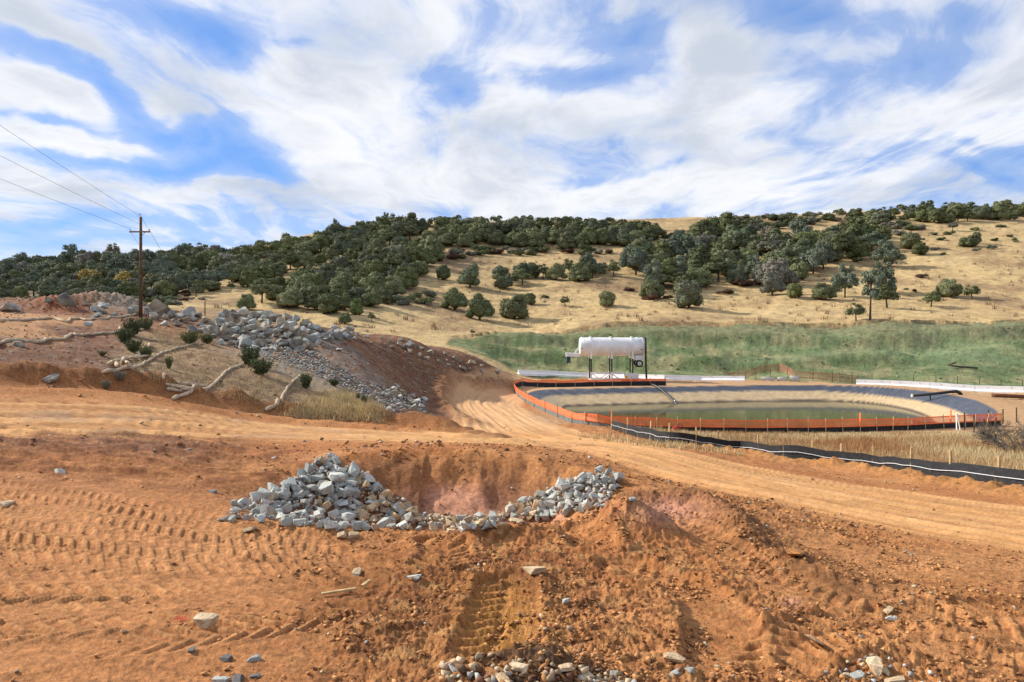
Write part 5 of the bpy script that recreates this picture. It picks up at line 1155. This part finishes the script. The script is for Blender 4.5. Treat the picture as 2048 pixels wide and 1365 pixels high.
def trunk_mesh(name, seed, h=.35, r0=.03, limbs=4, spread=.30, top=.6, mat='bark'):
    r = random.Random(seed); mb = MB(); lean = r.uniform(-.05, .05)
    mb.tube([(0, 0, -.06), (lean * .5, 0, h * .5), (lean, 0, h)], [r0 * 1.3, r0, r0 * .85], 7)
    for i in range(limbs):
        a = 6.283 * i / limbs + r.uniform(-.4, .4); e = spread * r.uniform(.6, 1.0)
        mb.tube([(lean, 0, h * .8), (lean + math.cos(a) * e * .5, math.sin(a) * e * .5, h + (top - h) * .45), (lean + math.cos(a) * e, math.sin(a) * e, top * r.uniform(.85, 1.1))], [r0 * .7, r0 * .45, r0 * .18], 5)
    me = bpy.data.meshes.new(name); me.from_pydata([tuple(v) for v in mb.v], [], mb.f); me.materials.append(M[mat]); me.update(); return me
CR = {}
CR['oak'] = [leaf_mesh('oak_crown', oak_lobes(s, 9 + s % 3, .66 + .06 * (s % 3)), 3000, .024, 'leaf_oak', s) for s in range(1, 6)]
CR['wood'] = [leaf_mesh('wood_crown', oak_lobes(20 + s, 9, .74, .03), 2800, .025, 'leaf_wood', 20 + s) for s in range(4)]
CR['open'] = []
for s in range(3):
    lb = [l for l in oak_lobes(40 + s, 10, .80, .16)][1:]; lb = [(x, y, z + .02, a * .82, b_ * .82, c * .66) for x, y, z, a, b_, c in lb]
    CR['open'].append(leaf_mesh('open_crown', lb, 1700, .024, 'leaf_oak', 40 + s, .25, .55))
CR['pine'] = []
for s in range(3):
    r = random.Random(60 + s); lb = [(0, 0, .48, .26, .26, .36)]
    for i in range(14):
        a = r.uniform(0, 6.28); z = r.uniform(.14, .88); q = r.uniform(.12, .18) * (1.15 - .4 * z); w = (.36 if z < .6 else .36 * (1.25 - z) / .65) * r.uniform(.75, 1.1); lb.append((math.cos(a) * w, math.sin(a) * w, z, q, q, q))
    CR['pine'].append(leaf_mesh('pine_crown', lb, 2900, .023, 'leaf_pine', 60 + s, .2, .62, .9))
CR['bush'] = []
for s in range(4):
    r = random.Random(80 + s); lb = []
    for i in range(7): a = r.uniform(0, 6.28); w = .30 * r.random() ** .5; q = r.uniform(.16, .26); lb.append((math.cos(a) * w, math.sin(a) * w, r.uniform(.10, .30), q, q, q * .85))
    CR['bush'].append(leaf_mesh('bush', lb, 1300, .030, 'leaf_grey', 80 + s, .25, .72))
CR['tall'] = []
for s in range(1):
    r = random.Random(75); lb = []
    for i in range(13): a = r.uniform(0, 6.28); z = r.uniform(.50, .97); q = r.uniform(.13, .19); w = .34 * r.random() ** .5 * (1.3 - .6 * z); lb.append((math.cos(a) * w, math.sin(a) * w, z, q, q, q * .55))
    CR['tall'].append(leaf_mesh('pine_crown', lb, 1900, .026, 'leaf_pine', 75, .3, .4, .9))
TR = {'tall': [trunk_mesh('trunk', 31, .9, .035, 6, .26, .75)], 'oak': [trunk_mesh('trunk', 1, .22, .035, 4, .28, .5)], 'wood': [trunk_mesh('trunk', 2, .24, .03, 4, .25, .55)], 'open': [trunk_mesh('trunk', 3 + s, .34, .026, 5, .36, .72) for s in range(3)],
      'pine': [trunk_mesh('trunk', 9, .85, .024, 6, .26, .7)]}
tr = random.Random(5)
def tree(kind, px, py, wpx, label, group=None, mat=None, hs=1.0, cat='tree', name=None, p=None, dmin=95, sink=.0):
    p = p or place(px, py, dmin); w = wpx * p.y / F
    nm_ = name or {'oak': 'oak_tree', 'wood': 'oak_tree', 'open': 'oak_tree', 'pine': 'pine_tree', 'tall': 'pine_tree'}[kind]
    e = empty(nm_, p - Vector((0, 0, w * sink)), label, cat, group, tr.uniform(0, 6.28)); e.scale = (w * tr.uniform(.85, 1.15), w * tr.uniform(.85, 1.15), w * hs * tr.uniform(.9, 1.15))
    new_from_mesh('crown', tr.choice(CR[kind]), parent=e, mat=mat); new_from_mesh('trunk', tr.choice(TR[kind]), parent=e); return e
def bush(px, py, wpx, label, group=None, mat='leaf_grey', hs=1.0, name='bush', cat='bush', dmin=95):
    p = place(px, py, dmin); w = wpx * p.y / F
    o = new_from_mesh(name, tr.choice(CR['bush']), p, (0, 0, tr.uniform(0, 6.28)), (w, w, w * hs * tr.uniform(.85, 1.1)), None, mat); return tag(o, label, cat, group)
# woods and groves: outline in the photo, how many, spacing, crown widths
SIDE = []
def grove(poly, n, dist, w0, w1, seed, label, group, kinds, mats=None, asp=.5, hs=(.85, 1.05), dmin=110, cols=(), rows=()):
    """label: a phrase with {row} and {col} filled from where the tree stands in its grove, then its order from the left in that cell"""
    pts = sorted(scatter(poly, n, dist, seed, asp), key=lambda q: q[1]); cell = {}
    for (px, py) in pts:
        k = tr.choice(kinds); col = [c for x, c in cols if px < x][0]; row = [c for y, c in rows if py < y][0]
        e = tree(k, px, py, tr.uniform(w0, w1), '', group, tr.choice(mats) if mats and k != 'pine' else None, tr.uniform(*hs), dmin=dmin)
        cell.setdefault((col, row, 'pine' if k == 'pine' else 'oak'), []).append((px, e))
    ORD = ['first', 'second', 'third', 'fourth', 'fifth', 'sixth', 'seventh', 'eighth', 'ninth', 'tenth', 'eleventh', 'twelfth']
    for (col, row, kind), lst in cell.items():
        lst.sort(key=lambda q: q[0])
        for i, (_, e) in enumerate(lst):
            what = label.replace('TREE', kind)
            e['label'] = f"{what} {row}, {col}" + (f", {ORD[min(i, 11)]} from left" if len(lst) > 1 else '')
LEFT = [(-60, 560), (0, 548), (120, 540), (280, 530), (400, 518), (470, 512), (474, 550), (462, 575), (420, 588), (350, 588), (300, 602), (180, 607), (60, 604), (-60, 602)]
grove(LEFT, 96, 23, 40, 58, 51, 'dark TREE in left wood', 'oaks in the dense wood on the far left hillside', ['wood', 'wood', 'wood', 'oak', 'open', 'pine'], ['leaf_wood', 'leaf_wood', 'leaf_oak', 'leaf_wood', 'leaf_olive', 'leaf_grey'], .5, (.72, .98),
      cols=((90, 'at the picture edge'), (190, 'above the red mound'), (275, 'left of the pole'), (345, 'right of the pole'), (999, 'by the grass gap')), rows=((545, 'on the skyline'), (575, 'midway up'), (999, 'at the foot')))
grove([(478, 562), (500, 518), (600, 495), (720, 472), (810, 463), (850, 468), (838, 488), (760, 505), (690, 515), (620, 535), (560, 558), (500, 584)], 52, 22, 38, 56, 52, 'dark TREE above the bare strip', 'oaks above the bare strip on the middle hillside', ['oak', 'oak', 'wood', 'oak', 'open'], ['leaf_oak', 'leaf_oak', 'leaf_wood', 'leaf_oak', 'leaf_olive'], .45, (.75, 1.0),
      cols=((560, 'beside the left gap'), (660, 'in the left half'), (760, 'in the right half'), (999, 'by the ridge')), rows=((498, 'in the top row'), (530, 'in the middle'), (999, 'on the lower edge')))
grove([(505, 604), (545, 585), (680, 548), (700, 530), (790, 512), (850, 500), (890, 512), (850, 548), (800, 592), (745, 628), (650, 626), (560, 614)], 48, 26, 44, 66, 53, 'dark TREE in the middle grove', 'oaks in the middle grove below the bare strip', ['oak', 'oak', 'oak', 'wood', 'open'], ['leaf_oak', 'leaf_oak', 'leaf_wood', 'leaf_oak', 'leaf_olive'], .45, (.75, 1.0),
      cols=((600, 'left end'), (690, 'left of centre'), (780, 'right of centre'), (999, 'right end')), rows=((545, 'at its top'), (590, 'midway'), (999, 'at its foot')))
grove([(860, 462), (1000, 458), (1150, 460), (1300, 466), (1330, 480), (1240, 496), (1150, 500), (1060, 500), (960, 498), (885, 492)], 54, 20, 34, 50, 54, 'small TREE on middle ridge', 'oaks along the middle ridge', ['oak', 'wood', 'oak'], None, .4, (.72, .98),
      cols=((950, 'left end'), (1050, 'left of centre'), (1180, 'right of centre'), (1999, 'right end')), rows=((474, 'on the skyline'), (487, 'in the middle row'), (999, 'in lowest row')))
grove([(985, 562), (1060, 554), (1150, 548), (1240, 543), (1245, 555), (1150, 564), (1060, 570), (1000, 580)], 14, 19, 38, 52, 55, 'TREE in the row across the open slope', 'oaks in the row across the open slope', ['open', 'oak', 'open', 'wood'], None, .6, (.8, 1.0),
      cols=((1999, 'with visible stems'),), rows=((999, 'below the ridge'),))
grove([(1250, 548), (1290, 512), (1360, 490), (1440, 478), (1540, 474), (1640, 472), (1740, 476), (1770, 490), (1720, 520), (1640, 550), (1560, 584), (1480, 578), (1400, 580), (1290, 588)], 66, 25, 46, 74, 56, 'TREE in the right grove', 'trees in the broad grove on the right hillside', ['oak', 'oak', 'oak', 'pine', 'wood', 'open'], ['leaf_oak', 'leaf_oak', 'leaf_wood', 'leaf_oak', 'leaf_olive', 'leaf_grey'], .45, (.72, 1.0),
      cols=((1340, 'left end'), (1460, 'left of centre'), (1580, 'right of centre'), (1999, 'right end')), rows=((490, 'at the top'), (535, 'in the middle'), (999, 'at the lower edge')))
grove([(1690, 445), (1760, 438), (1900, 434), (2060, 428), (2060, 440), (1900, 446), (1760, 450)], 26, 19, 30, 46, 57, 'TREE on the far right skyline', 'oaks on the far right skyline ridge', ['oak', 'wood', 'open'], None, .35, (.72, 1.0),
      cols=((1800, 'left part'), (1930, 'middle part'), (2999, 'right part')), rows=((999, 'above dry grass'),))
# trees too far off and too close together to tell apart, along the skylines: one mass
fv, ff, fl_ = [], [], []; fo = 0
def crowns_on(poly, n, dist, w0, w1, seed):
    global fo
    for (px, py) in scatter(poly, n, dist, seed, .5):
        p = place(px, py, 200); w = tr.uniform(w0, w1) * p.y / F; r = np.random.RandomState(int(px * 7) % 9999); lb = np.array([(0, 0, .32, .42, .42, .32)] + [(math.cos(a) * .25, math.sin(a) * .25, r.uniform(.25, .5), .2, .2, .18) for a in r.rand(6) * 6.28])
        k = r.randint(0, 7, 420); v = r.normal(size=(420, 3)); v /= np.linalg.norm(v, axis=1)[:, None]; v[:, 2] = np.abs(v[:, 2]) - .25 * r.rand(420)
        c = (lb[k, :3] + v * lb[k, 3:] * (.75 + .3 * r.rand(420))[:, None]); c[:, 2] = np.maximum(c[:, 2], .0); t1 = r.normal(size=(420, 3)); t1 /= np.linalg.norm(t1, axis=1)[:, None]; t2 = np.cross(t1, r.normal(size=(420, 3))); t2 /= np.linalg.norm(t2, axis=1)[:, None]
        V = np.stack([c - t1 * .05, c - t2 * .035, c + t1 * .05, c + t2 * .035], 1).reshape(-1, 3) * np.array((w, w, w * tr.uniform(.7, 1.1))) + np.array(p); fv.append(V); ff.append(np.arange(420 * 4).reshape(-1, 4) + fo); fo += 420 * 4; fl_.append(np.repeat(r.rand(420), 4))
crowns_on([(850, 453), (1000, 451), (1150, 451), (1310, 456), (1310, 462), (1000, 460), (860, 463)], 46, 14, 22, 34, 151)
crowns_on([(-40, 535), (120, 528), (300, 518), (475, 508), (475, 516), (280, 530), (-40, 548)], 40, 17, 26, 40, 152)
crowns_on([(480, 506), (640, 480), (800, 461), (800, 468), (640, 490), (480, 520)], 26, 17, 24, 36, 153)
crowns_on([(1400, 447), (1690, 436), (2060, 424), (2060, 430), (1690, 442), (1400, 454)], 26, 15, 20, 34, 154)
o = fast_mesh('distant_trees', np.concatenate(fv), np.concatenate(ff), M['leaf_oak'], None, False); a_ = o.data.attributes.new('leaf', 'FLOAT', 'POINT'); a_.data.foreach_set('value', np.concatenate(fl_).astype(np.float32)); tag(o, kind='stuff')
# chaparral
def thicket(poly, n, dist, w0, w1, seed, label, group, mats, hs=.7, asp=.4):
    LOOK = {'leaf_grey': 'grey', 'leaf_oak': 'dark green', 'leaf_brush': 'green', 'leaf_red': 'reddish brown', 'leaf_wood': 'dark'}; cell = {}
    pts = sorted(scatter(poly, n, dist, seed, asp)); x0, x1 = pts[0][0] - 1, pts[-1][0] + 1
    for (px, py) in pts:
        m_ = tr.choice(mats); third = ['left third', 'middle third', 'right third'][int((px - x0) / (x1 - x0) * 3)] if n > 10 else ''
        cell.setdefault((LOOK[m_], third), []).append(bush(px, py, tr.uniform(w0, w1), '', group, m_, hs))
    for (look, third), lst in cell.items():
        for i, o in enumerate(lst): o['label'] = f"{look} {label}" + (f", {third}" if third else '') + (f", {['first', 'second', 'third', 'fourth', 'fifth', 'sixth', 'seventh', 'eighth', 'ninth', 'tenth', 'eleventh', 'twelfth'][min(i, 11)]} from left" if len(lst) > 1 else '')
thicket([(1320, 470), (1420, 450), (1500, 438), (1620, 432), (1690, 440), (1620, 455), (1480, 462), (1340, 486)], 46, 15, 22, 38, 61, 'scrub bush near skyline right of middle ridge', 'scrub bushes near the skyline', ['leaf_grey', 'leaf_grey', 'leaf_oak', 'leaf_brush'])
thicket([(1670, 458), (1800, 450), (1850, 462), (1760, 478), (1690, 476)], 18, 15, 22, 36, 62, 'scrub bush on upper right slope', 'scrub bushes on the upper right slope', ['leaf_grey', 'leaf_grey', 'leaf_oak'])
thicket([(840, 505), (950, 498), (1100, 500), (1230, 500), (1250, 512), (1100, 512), (960, 512), (860, 530)], 26, 16, 20, 36, 63, 'low bush below the ridge trees', 'bushes along the lower edge of the ridge trees', ['leaf_red', 'leaf_brush', 'leaf_grey', 'leaf_oak'])
thicket([(760, 600), (840, 590), (880, 600), (840, 612), (770, 612)], 9, 16, 26, 40, 64, 'bush right of the middle grove', 'bushes right of the middle grove', ['leaf_grey', 'leaf_grey', 'leaf_oak'])
thicket([(20, 600), (260, 600), (340, 598), (350, 610), (200, 612), (20, 612)], 20, 18, 24, 40, 65, 'scrub bush at foot of left wood', 'scrub at the foot of the left wood', ['leaf_grey', 'leaf_wood', 'leaf_brush'])
thicket([(1850, 470), (2040, 450), (2048, 500), (1900, 520), (1830, 500)], 14, 26, 12, 24, 66, 'small bush on dry upper right slope', 'small bushes on the dry upper right slope', ['leaf_grey', 'leaf_brush', 'leaf_oak'])
thicket([(340, 590), (400, 585), (410, 600), (350, 605)], 6, 12, 18, 26, 67, 'leafless bush below the left wood', 'leafless bushes below the left wood', ['leaf_red', 'leaf_grey'], .6)
# trees that stand apart
for (k, px, py, w, hs, mat, label) in [
    ('oak', 493, 620, 42, .85, None, 'round dark oak standing alone left of the middle grove'), ('oak', 660, 628, 62, .85, None, 'wide dark oak at the bottom of the middle grove'),
    ('oak', 713, 630, 38, 1.1, 'leaf_bright', 'small bright green tree at the bottom of the middle grove'), ('oak', 690, 648, 28, 1.0, None, 'small dark oak below the bright green tree'),
    ('open', 743, 644, 21, 1.1, None, 'small lone dark tree right of the bright green tree'), ('oak', 910, 620, 58, 1.0, 'leaf_oak', 'tall round oak leftmost of the three big ones on the open slope'),
    ('oak', 960, 640, 68, .82, None, 'broad round oak in the middle of the three big ones'), ('oak', 1030, 638, 66, .90, None, 'round oak rightmost of the three big ones with its shade'),
    ('oak', 1058, 610, 34, 1.0, None, 'oak peeping out behind the rightmost big round oak'), ('open', 945, 670, 13, 1.2, None, 'tiny lone tree just above the left end of the green slope'),
    ('open', 1130, 613, 29, .95, 'leaf_olive', 'small thin crowned tree on the open slope'), ('oak', 1215, 614, 48, .98, None, 'round dark oak standing alone mid slope'),
    ('oak', 1305, 597, 66, .85, None, 'wide oak left of the grove edge above dark brush'), ('oak', 1377, 617, 68, 1.0, 'leaf_wood', 'large spreading oak at the lower edge of the right grove'),
    ('pine', 1510, 562, 50, 1.1, None, 'grey green pine at the front edge of the right grove'), ('oak', 1545, 590, 52, 1.0, 'leaf_grey', 'grey oak at the front of the right grove'),
    ('oak', 1590, 596, 44, .95, 'leaf_olive', 'olive green round tree in front of the right grove'), ('oak', 1648, 600, 54, .75, None, 'low wide oak between the olive tree and the pine'),
    ('pine', 1690, 596, 62, 1.0, None, 'blue grey pine left of the tall trunk'), ('tall', 1740, 640, 52, 1.9, None, 'tall pine with a bare dark trunk above the green slope'),
    ('open', 1712, 642, 50, .85, None, 'small spreading oak left of the tall bare trunk'), ('open', 1774, 616, 62, .85, None, 'umbrella shaped oak right of the tall pine'),
    ('pine', 1765, 590, 50, 1.2, None, 'blue grey pine behind the umbrella shaped oak'), ('open', 1862, 614, 44, .85, None, 'pale open crowned tree left of the dark round oak at right'),
    ('oak', 1898, 594, 54, 1.0, None, 'dark round oak standing out on the right slope'), ('open', 1944, 600, 42, .85, None, 'small open tree right of the dark round oak'),
    ('pine', 1776, 538, 64, .85, None, 'large round blue grey pine on the right slope'), ('oak', 1840, 510, 34, .9, None, 'dark oak right above the large round pine'), ('oak', 1822, 498, 46, .9, None, 'oak cluster top right of the large round pine'),
    ('oak', 1938, 494, 44, .75, None, 'dark oak clump alone on the upper right slope'), ('oak', 1953, 488, 24, 1.2, None, 'taller oak rising behind the lone upper right clump'), ('open', 1905, 462, 28, .9, 'leaf_grey', 'grey small tree below the right skyline'),
    ('pine', 773, 456, 20, 1.5, 'leaf_grey', 'pale feathery pine rising above the middle skyline'), ('pine', 672, 466, 18, 1.6, None, 'thin pine on the skyline left of the feathery pine'), ('open', 226, 500, 36, .85, 'leaf_grey', 'thin crowned tree rising above the left skyline'),
    ('open', 378, 500, 24, 1.0, 'leaf_wood', 'small tree topping the left skyline right of the pole'), ('wood', 180, 574, 52, .9, 'leaf_yellow', 'yellow leaved tree leftmost in the left wood'), ('wood', 247, 578, 52, .95, 'leaf_yellow', 'yellow brown tree just left of the pole in the wood'),
    ('wood', 200, 586, 44, .8, 'leaf_olive', 'yellow green tree in the left wood'), ('wood', 300, 572, 30, .9, 'leaf_yellow', 'small yellow tree just right of the pole in the wood'), ('open', 392, 594, 34, 1.0, 'leaf_wood', 'dark tree at the lower right tip of the left wood'),
    ('open', 462, 582, 22, 1.1, None, 'small tree on the grass edge between the two woods'), ('oak', 885, 560, 40, 1.0, None, 'oak at the left end of the row, by the open grass'), ('oak', 940, 575, 56, 1.0, 'leaf_wood', 'wide oak clump above the three big round ones'), ('open', 1000, 585, 34, 1.0, None, 'dark tree right of the wide clump above the round oaks'),
    ('oak', 522, 634, 20, .9, 'leaf_grey', 'small grey tree above the rock pile'), ('pine', 1175, 552, 42, 1.1, None, 'cone shaped grey tree at the right end of the row'), ('oak', 330, 620, 16, 1.3, None, 'dark bush like tree behind the big tan boulder')]:
    tree(k, px, py, w, label, None, mat, hs)
for (px, py, w, hs, mat, label) in [
    (1450, 588, 40, .5, 'leaf_red', 'dark reddish brush patch in front of the right grove'), (1486, 572, 54, .55, 'leaf_red', 'reddish brush patch below the pine in the right grove'), (1298, 600, 46, .4, 'leaf_red', 'dark purple brush under the wide oak'), (1335, 598, 26, .6, 'leaf_red', 'purple brush right of the wide oak'),
    (988, 508, 50, .4, 'leaf_red', 'red brown brush patch below the ridge trees'), (970, 506, 24, .4, 'leaf_red', 'small red brown patch left of the bigger one'), (1258, 582, 26, .6, 'leaf_red', 'purplish bush left of the wide oak'), (1090, 596, 18, .9, 'leaf_oak', 'small dark bush left of the thin crowned tree'),
    (855, 608, 30, .9, 'leaf_bright', 'green bush at the right of the middle grove'), (857, 611, 16, .9, 'leaf_grey', 'small grey bush under the green bush'), (1846, 556, 34, .5, 'leaf_red', 'purplish brush on the open right slope'), (1828, 585, 14, .9, 'leaf_red', 'small dark stump like bush on the right slope'),
    (1713, 525, 24, .8, 'leaf_brush', 'small green bush left of the large round pine'), (2030, 482, 14, .9, 'leaf_oak', 'tiny dark bush at the right edge of the slope'), (710, 655, 9, .9, 'leaf_grey', 'tiny grey bush low on the open slope'), (1812, 580, 12, .6, 'leaf_oak', 'tiny dark bush right of the umbrella oak'), (1762, 458, 40, .5, 'leaf_grey', 'long grey bush on the upper right slope'), (360, 640, 18, 1.0, 'leaf_grey', 'grey bush behind the flat boulders')]:
    bush(px, py, w, label, None, mat, hs)

# shrubs on the near bank: upright twiggy green
def shrub_mesh(name, seed, n=120, spread=.45, mat='leaf_brush', leaves=15):
    r = np.random.RandomState(seed); V = []; Fq = []; lf = []
    for i in range(n):
        a = r.rand() * 6.28; e = spread * r.rand() ** .6; tip = np.array((math.cos(a) * e, math.sin(a) * e, .45 + .55 * r.rand() * (1 - e * .5))); bs = np.array((math.cos(a) * e * .25, math.sin(a) * e * .25, 0))
        for k in range(leaves):
            t_ = .15 + .85 * r.rand(); p = bs + (tip - bs) * t_ + r.normal(size=3) * .022; d = (tip - bs) / np.linalg.norm(tip - bs) + r.normal(size=3) * .45; d /= np.linalg.norm(d)
            s_ = np.cross(d, r.normal(size=3)); s_ /= np.linalg.norm(s_); L = .055 * (.6 + .8 * r.rand()); w = .022
            j = len(V); V += [p - s_ * w, p + d * L, p + s_ * w, p - d * L * .6]; Fq.append((j, j + 1, j + 2, j + 3)); lf += [r.rand()] * 4
    me = bpy.data.meshes.new(name); me.from_pydata([tuple(q) for q in V], [], Fq); at_ = me.attributes.new('leaf', 'FLOAT', 'POINT'); at_.data.foreach_set('value', np.array(lf, np.float32)); me.materials.append(M[mat]); me.update(); return me
SH = [shrub_mesh('shrub_leaves', 1 + s) for s in range(3)]
def stem_mesh(seed):
    r = random.Random(seed); mb = MB()
    for i in range(16): a = r.uniform(0, 6.28); e = .34 * r.random() ** .6; mb.tube([(math.cos(a) * e * .2, math.sin(a) * e * .2, -.03), (math.cos(a) * e * .6, math.sin(a) * e * .6, .4), (math.cos(a) * e, math.sin(a) * e, .8)], [.014, .010, .004], 4)
    me = bpy.data.meshes.new('stems'); me.from_pydata([tuple(v) for v in mb.v], [], mb.f); me.materials.append(M['twig']); return me
SM = stem_mesh(4)
for (px, py, w, h, mat, label) in [
    (265, 672, 34, 36, 'leaf_brush', 'dark green shrub at the top of the straw bank, below the pole'), (292, 660, 26, 26, 'leaf_olive', 'olive shrub at the foot of the utility pole'), (250, 688, 32, 32, 'leaf_brush', 'dark green shrub crossing the second straw roll'), (268, 706, 30, 28, 'leaf_brush', 'dark shrub between the second roll and the tangled heap'),
    (292, 716, 24, 24, 'leaf_brush', 'dark shrub right above the tangled straw rolls'), (380, 688, 34, 26, 'leaf_olive', 'olive shrub left of the rock pile foot'), (414, 688, 26, 20, 'leaf_olive', 'small olive shrub touching the rock pile foot'), (500, 732, 36, 40, 'leaf_brush', 'tall dark shrub beside the rock channel'),
    (522, 750, 44, 34, 'leaf_brush', 'broad dark shrub below the tall one at the rock channel'), (612, 778, 24, 32, 'leaf_brush', 'dark green shrub at the top of the lone straw roll'), (728, 808, 12, 18, 'leaf_brush', 'small green shrub on the pale grass knoll'), (716, 800, 8, 14, 'leaf_grey', 'thin grey shrub on the pale grass knoll'),
    (240, 762, 22, 20, 'leaf_grey', 'pale grey green shrub below the tangled straw rolls'), (212, 778, 18, 18, 'leaf_grey', 'small pale shrub close to the road berm'), (338, 738, 14, 26, 'leaf_olive', 'thin olive shrub on the straw slope'), (668, 772, 20, 14, 'leaf_brush', 'low shrub at the edge of the rock channel'), (205, 712, 16, 10, 'leaf_olive', 'low green weed left of the tangled straw rolls')]:
    p = place(px, py, 24); e = empty('shrub', p, label, 'shrub', None, tr.uniform(0, 6.28)); k = p.y / F; e.scale = (w * k * 1.35, w * k * 1.35, h * k * 1.1)
    new_from_mesh('leaves', tr.choice(SH), parent=e, mat=mat); new_from_mesh('stems', SM, parent=e)
# leafless grey bush at the right edge
p = place(2032, 905); e = empty('bare_bush', p, 'large leafless grey bush at the right edge by the dry field', 'bush'); mb = MB(); mb2 = MB(); r = random.Random(77)
sc_ = p.y / F
def twigs(a, d, L, r0, lev):
    b_ = a + d * L; m_ = (mb if lev < 2 else mb2); m_.tube([a, a.lerp(b_, .5) + Vector((r.uniform(-.06, .06), r.uniform(-.06, .06), r.uniform(-.04, .06))) * L, b_], [r0, r0 * .8, r0 * .55], 4 if lev < 2 else 3, False)
    if lev < 4:
        for i in range(4 if lev < 3 else 5):
            dd = (d + Vector((r.gauss(0, .62), r.gauss(0, .62), r.gauss(.06, .45)))).normalized(); twigs(a.lerp(b_, r.uniform(.45, 1.0)), dd, L * r.uniform(.55, .8), r0 * .58, lev + 1)
for i in range(11):
    a = 6.283 * i / 11; twigs(Vector((math.cos(a) * .15, math.sin(a) * .15, -.05)), Vector((math.cos(a) * .95, math.sin(a) * .95, r.uniform(.35, 1.0))).normalized(), .62, .022, 0)
e.scale = (1.75, 1.75, 1.7); mb.build('branches', 'twig_pale', e); mb2.build('twigs', 'twig', e)

# ------------------------------------------------------------------ dry grass
def grass(name, pts, cols, hts, seed, blades=7, spread=.10, wid=.012):
    r = np.random.RandomState(seed); n = len(pts); P0 = np.repeat(np.array(pts), blades, 0); H_ = np.repeat(np.array(hts), blades) * (.5 + .7 * r.rand(n * blades)); C = np.repeat(np.array(cols), blades, 0) * (.7 + .5 * r.rand(n * blades))[:, None]
    P0 = P0 + np.stack([r.normal(size=n * blades) * spread, r.normal(size=n * blades) * spread, np.zeros(n * blades) - .02], 1)
    a = r.rand(n * blades) * 6.28; dx_ = np.stack([np.cos(a), np.sin(a), 0 * a], 1) * wid * (.6 + r.rand(n * blades))[:, None]
    b = r.rand(n * blades) * 6.28; ln_ = H_ * (.1 + .5 * r.rand(n * blades)); tip = P0 + np.stack([np.cos(b) * ln_, np.sin(b) * ln_, H_], 1)
    V = np.stack([P0 - dx_, P0 + dx_, tip], 1).reshape(-1, 3); Fq = np.arange(len(V)).reshape(-1, 3)
    o = fast_mesh(name, V, Fq, M['dry_grass'], np.repeat(C, 3, 0), False); tag(o, kind='stuff')
r = np.random.RandomState(17); pts = []; cols = []; hts = []
FP = np.array([(p.x, p.y) for p in FSP])
while len(pts) < 15000:
    u = r.uniform(.13, .86); d = 24 + 36.0 * r.rand() ** .8; px = CX + F * u
    x = u * d
    dfence = np.interp(px, FX_, FD_)
    if d < dfence + .2 or d > (58.6 if px < 1950 else 61): continue
    q = perlin(np.array([x * .25]), np.array([d * .25]))[0]; q2 = perlin(np.array([x * .9 + 5]), np.array([d * .9]))[0]
    rust = np.clip(.25 + 1.3 * q + .8 * math.exp(-((px - 1650) / 220) ** 2) * math.exp(-((d - 46) / 7) ** 2), 0, 1)
    if r.rand() > .55 + 1.2 * q2: continue
    c = np.array((.56, .44, .25)) * (1 - rust) + np.array((.40, .22, .10)) * rust
    pts.append((x, d, ground_z(x, d))); cols.append(c); hts.append((.28 + .25 * r.rand() + .15 * rust) * (.45 if d > 54 else 1))
grass('dry_field_grass', pts, cols, hts, 18, 8, .12, .014)
pts = []; cols = []; hts = []
for poly, n, h, c in (([(600, 828), (650, 800), (700, 790), (760, 822), (745, 842), (680, 838), (610, 832)], 700, .27, (.60, .46, .24)), ([(560, 832), (640, 785), (690, 775), (770, 812), (765, 846), (690, 842), (580, 836)], 1000, .20, (.54, .41, .22)), ([(240, 690), (400, 690), (500, 740), (640, 790), (680, 830), (540, 815), (420, 790), (300, 760)], 620, .20, (.40, .30, .165)),
                      ([(1160, 866), (1330, 885), (1480, 904), (1480, 912), (1330, 898), (1160, 876)], 260, .26, (.58, .45, .24)), ([(300, 655), (420, 665), (440, 690), (320, 690)], 300, .2, (.48, .36, .2))):
    for (px, py) in scatter(poly, n, .1, 91):
        p = place(px, py, 24); pts.append(tuple(p)); cols.append(c); hts.append(h * rnd.uniform(.6, 1.3))
pts2, cols2, h2 = [], [], []
for (px, py) in scatter([(480, 600), (860, 500), (1320, 470), (2048, 445), (2048, 640), (1100, 650), (700, 670), (380, 610)], 480, 4, 95, .5, 6):
    p = place(px, py, 120); pts2.append(tuple(p)); cols2.append(rnd.choice([(.20, .12, .08), (.26, .17, .10), (.16, .13, .08), (.34, .24, .13)])); h2.append(rnd.uniform(.5, 1.3))
grass('hill_dry_weeds', pts2, cols2, h2, 23, 14, .35, .06)
grass('bank_dry_grass', pts, cols, hts, 19, 7, .10, .013)

for o in list(bpy.data.objects):
    while o.get('label') and len(o['label'].split()) > 16 and ' the ' in o['label']: o['label'] = o['label'].replace(' the ', ' ', 1)
    if o.get('label') and len(o['label'].split()) > 16: o['label'] = ' '.join(o['label'].replace(' from left', '').replace(',', '').split()[:16])
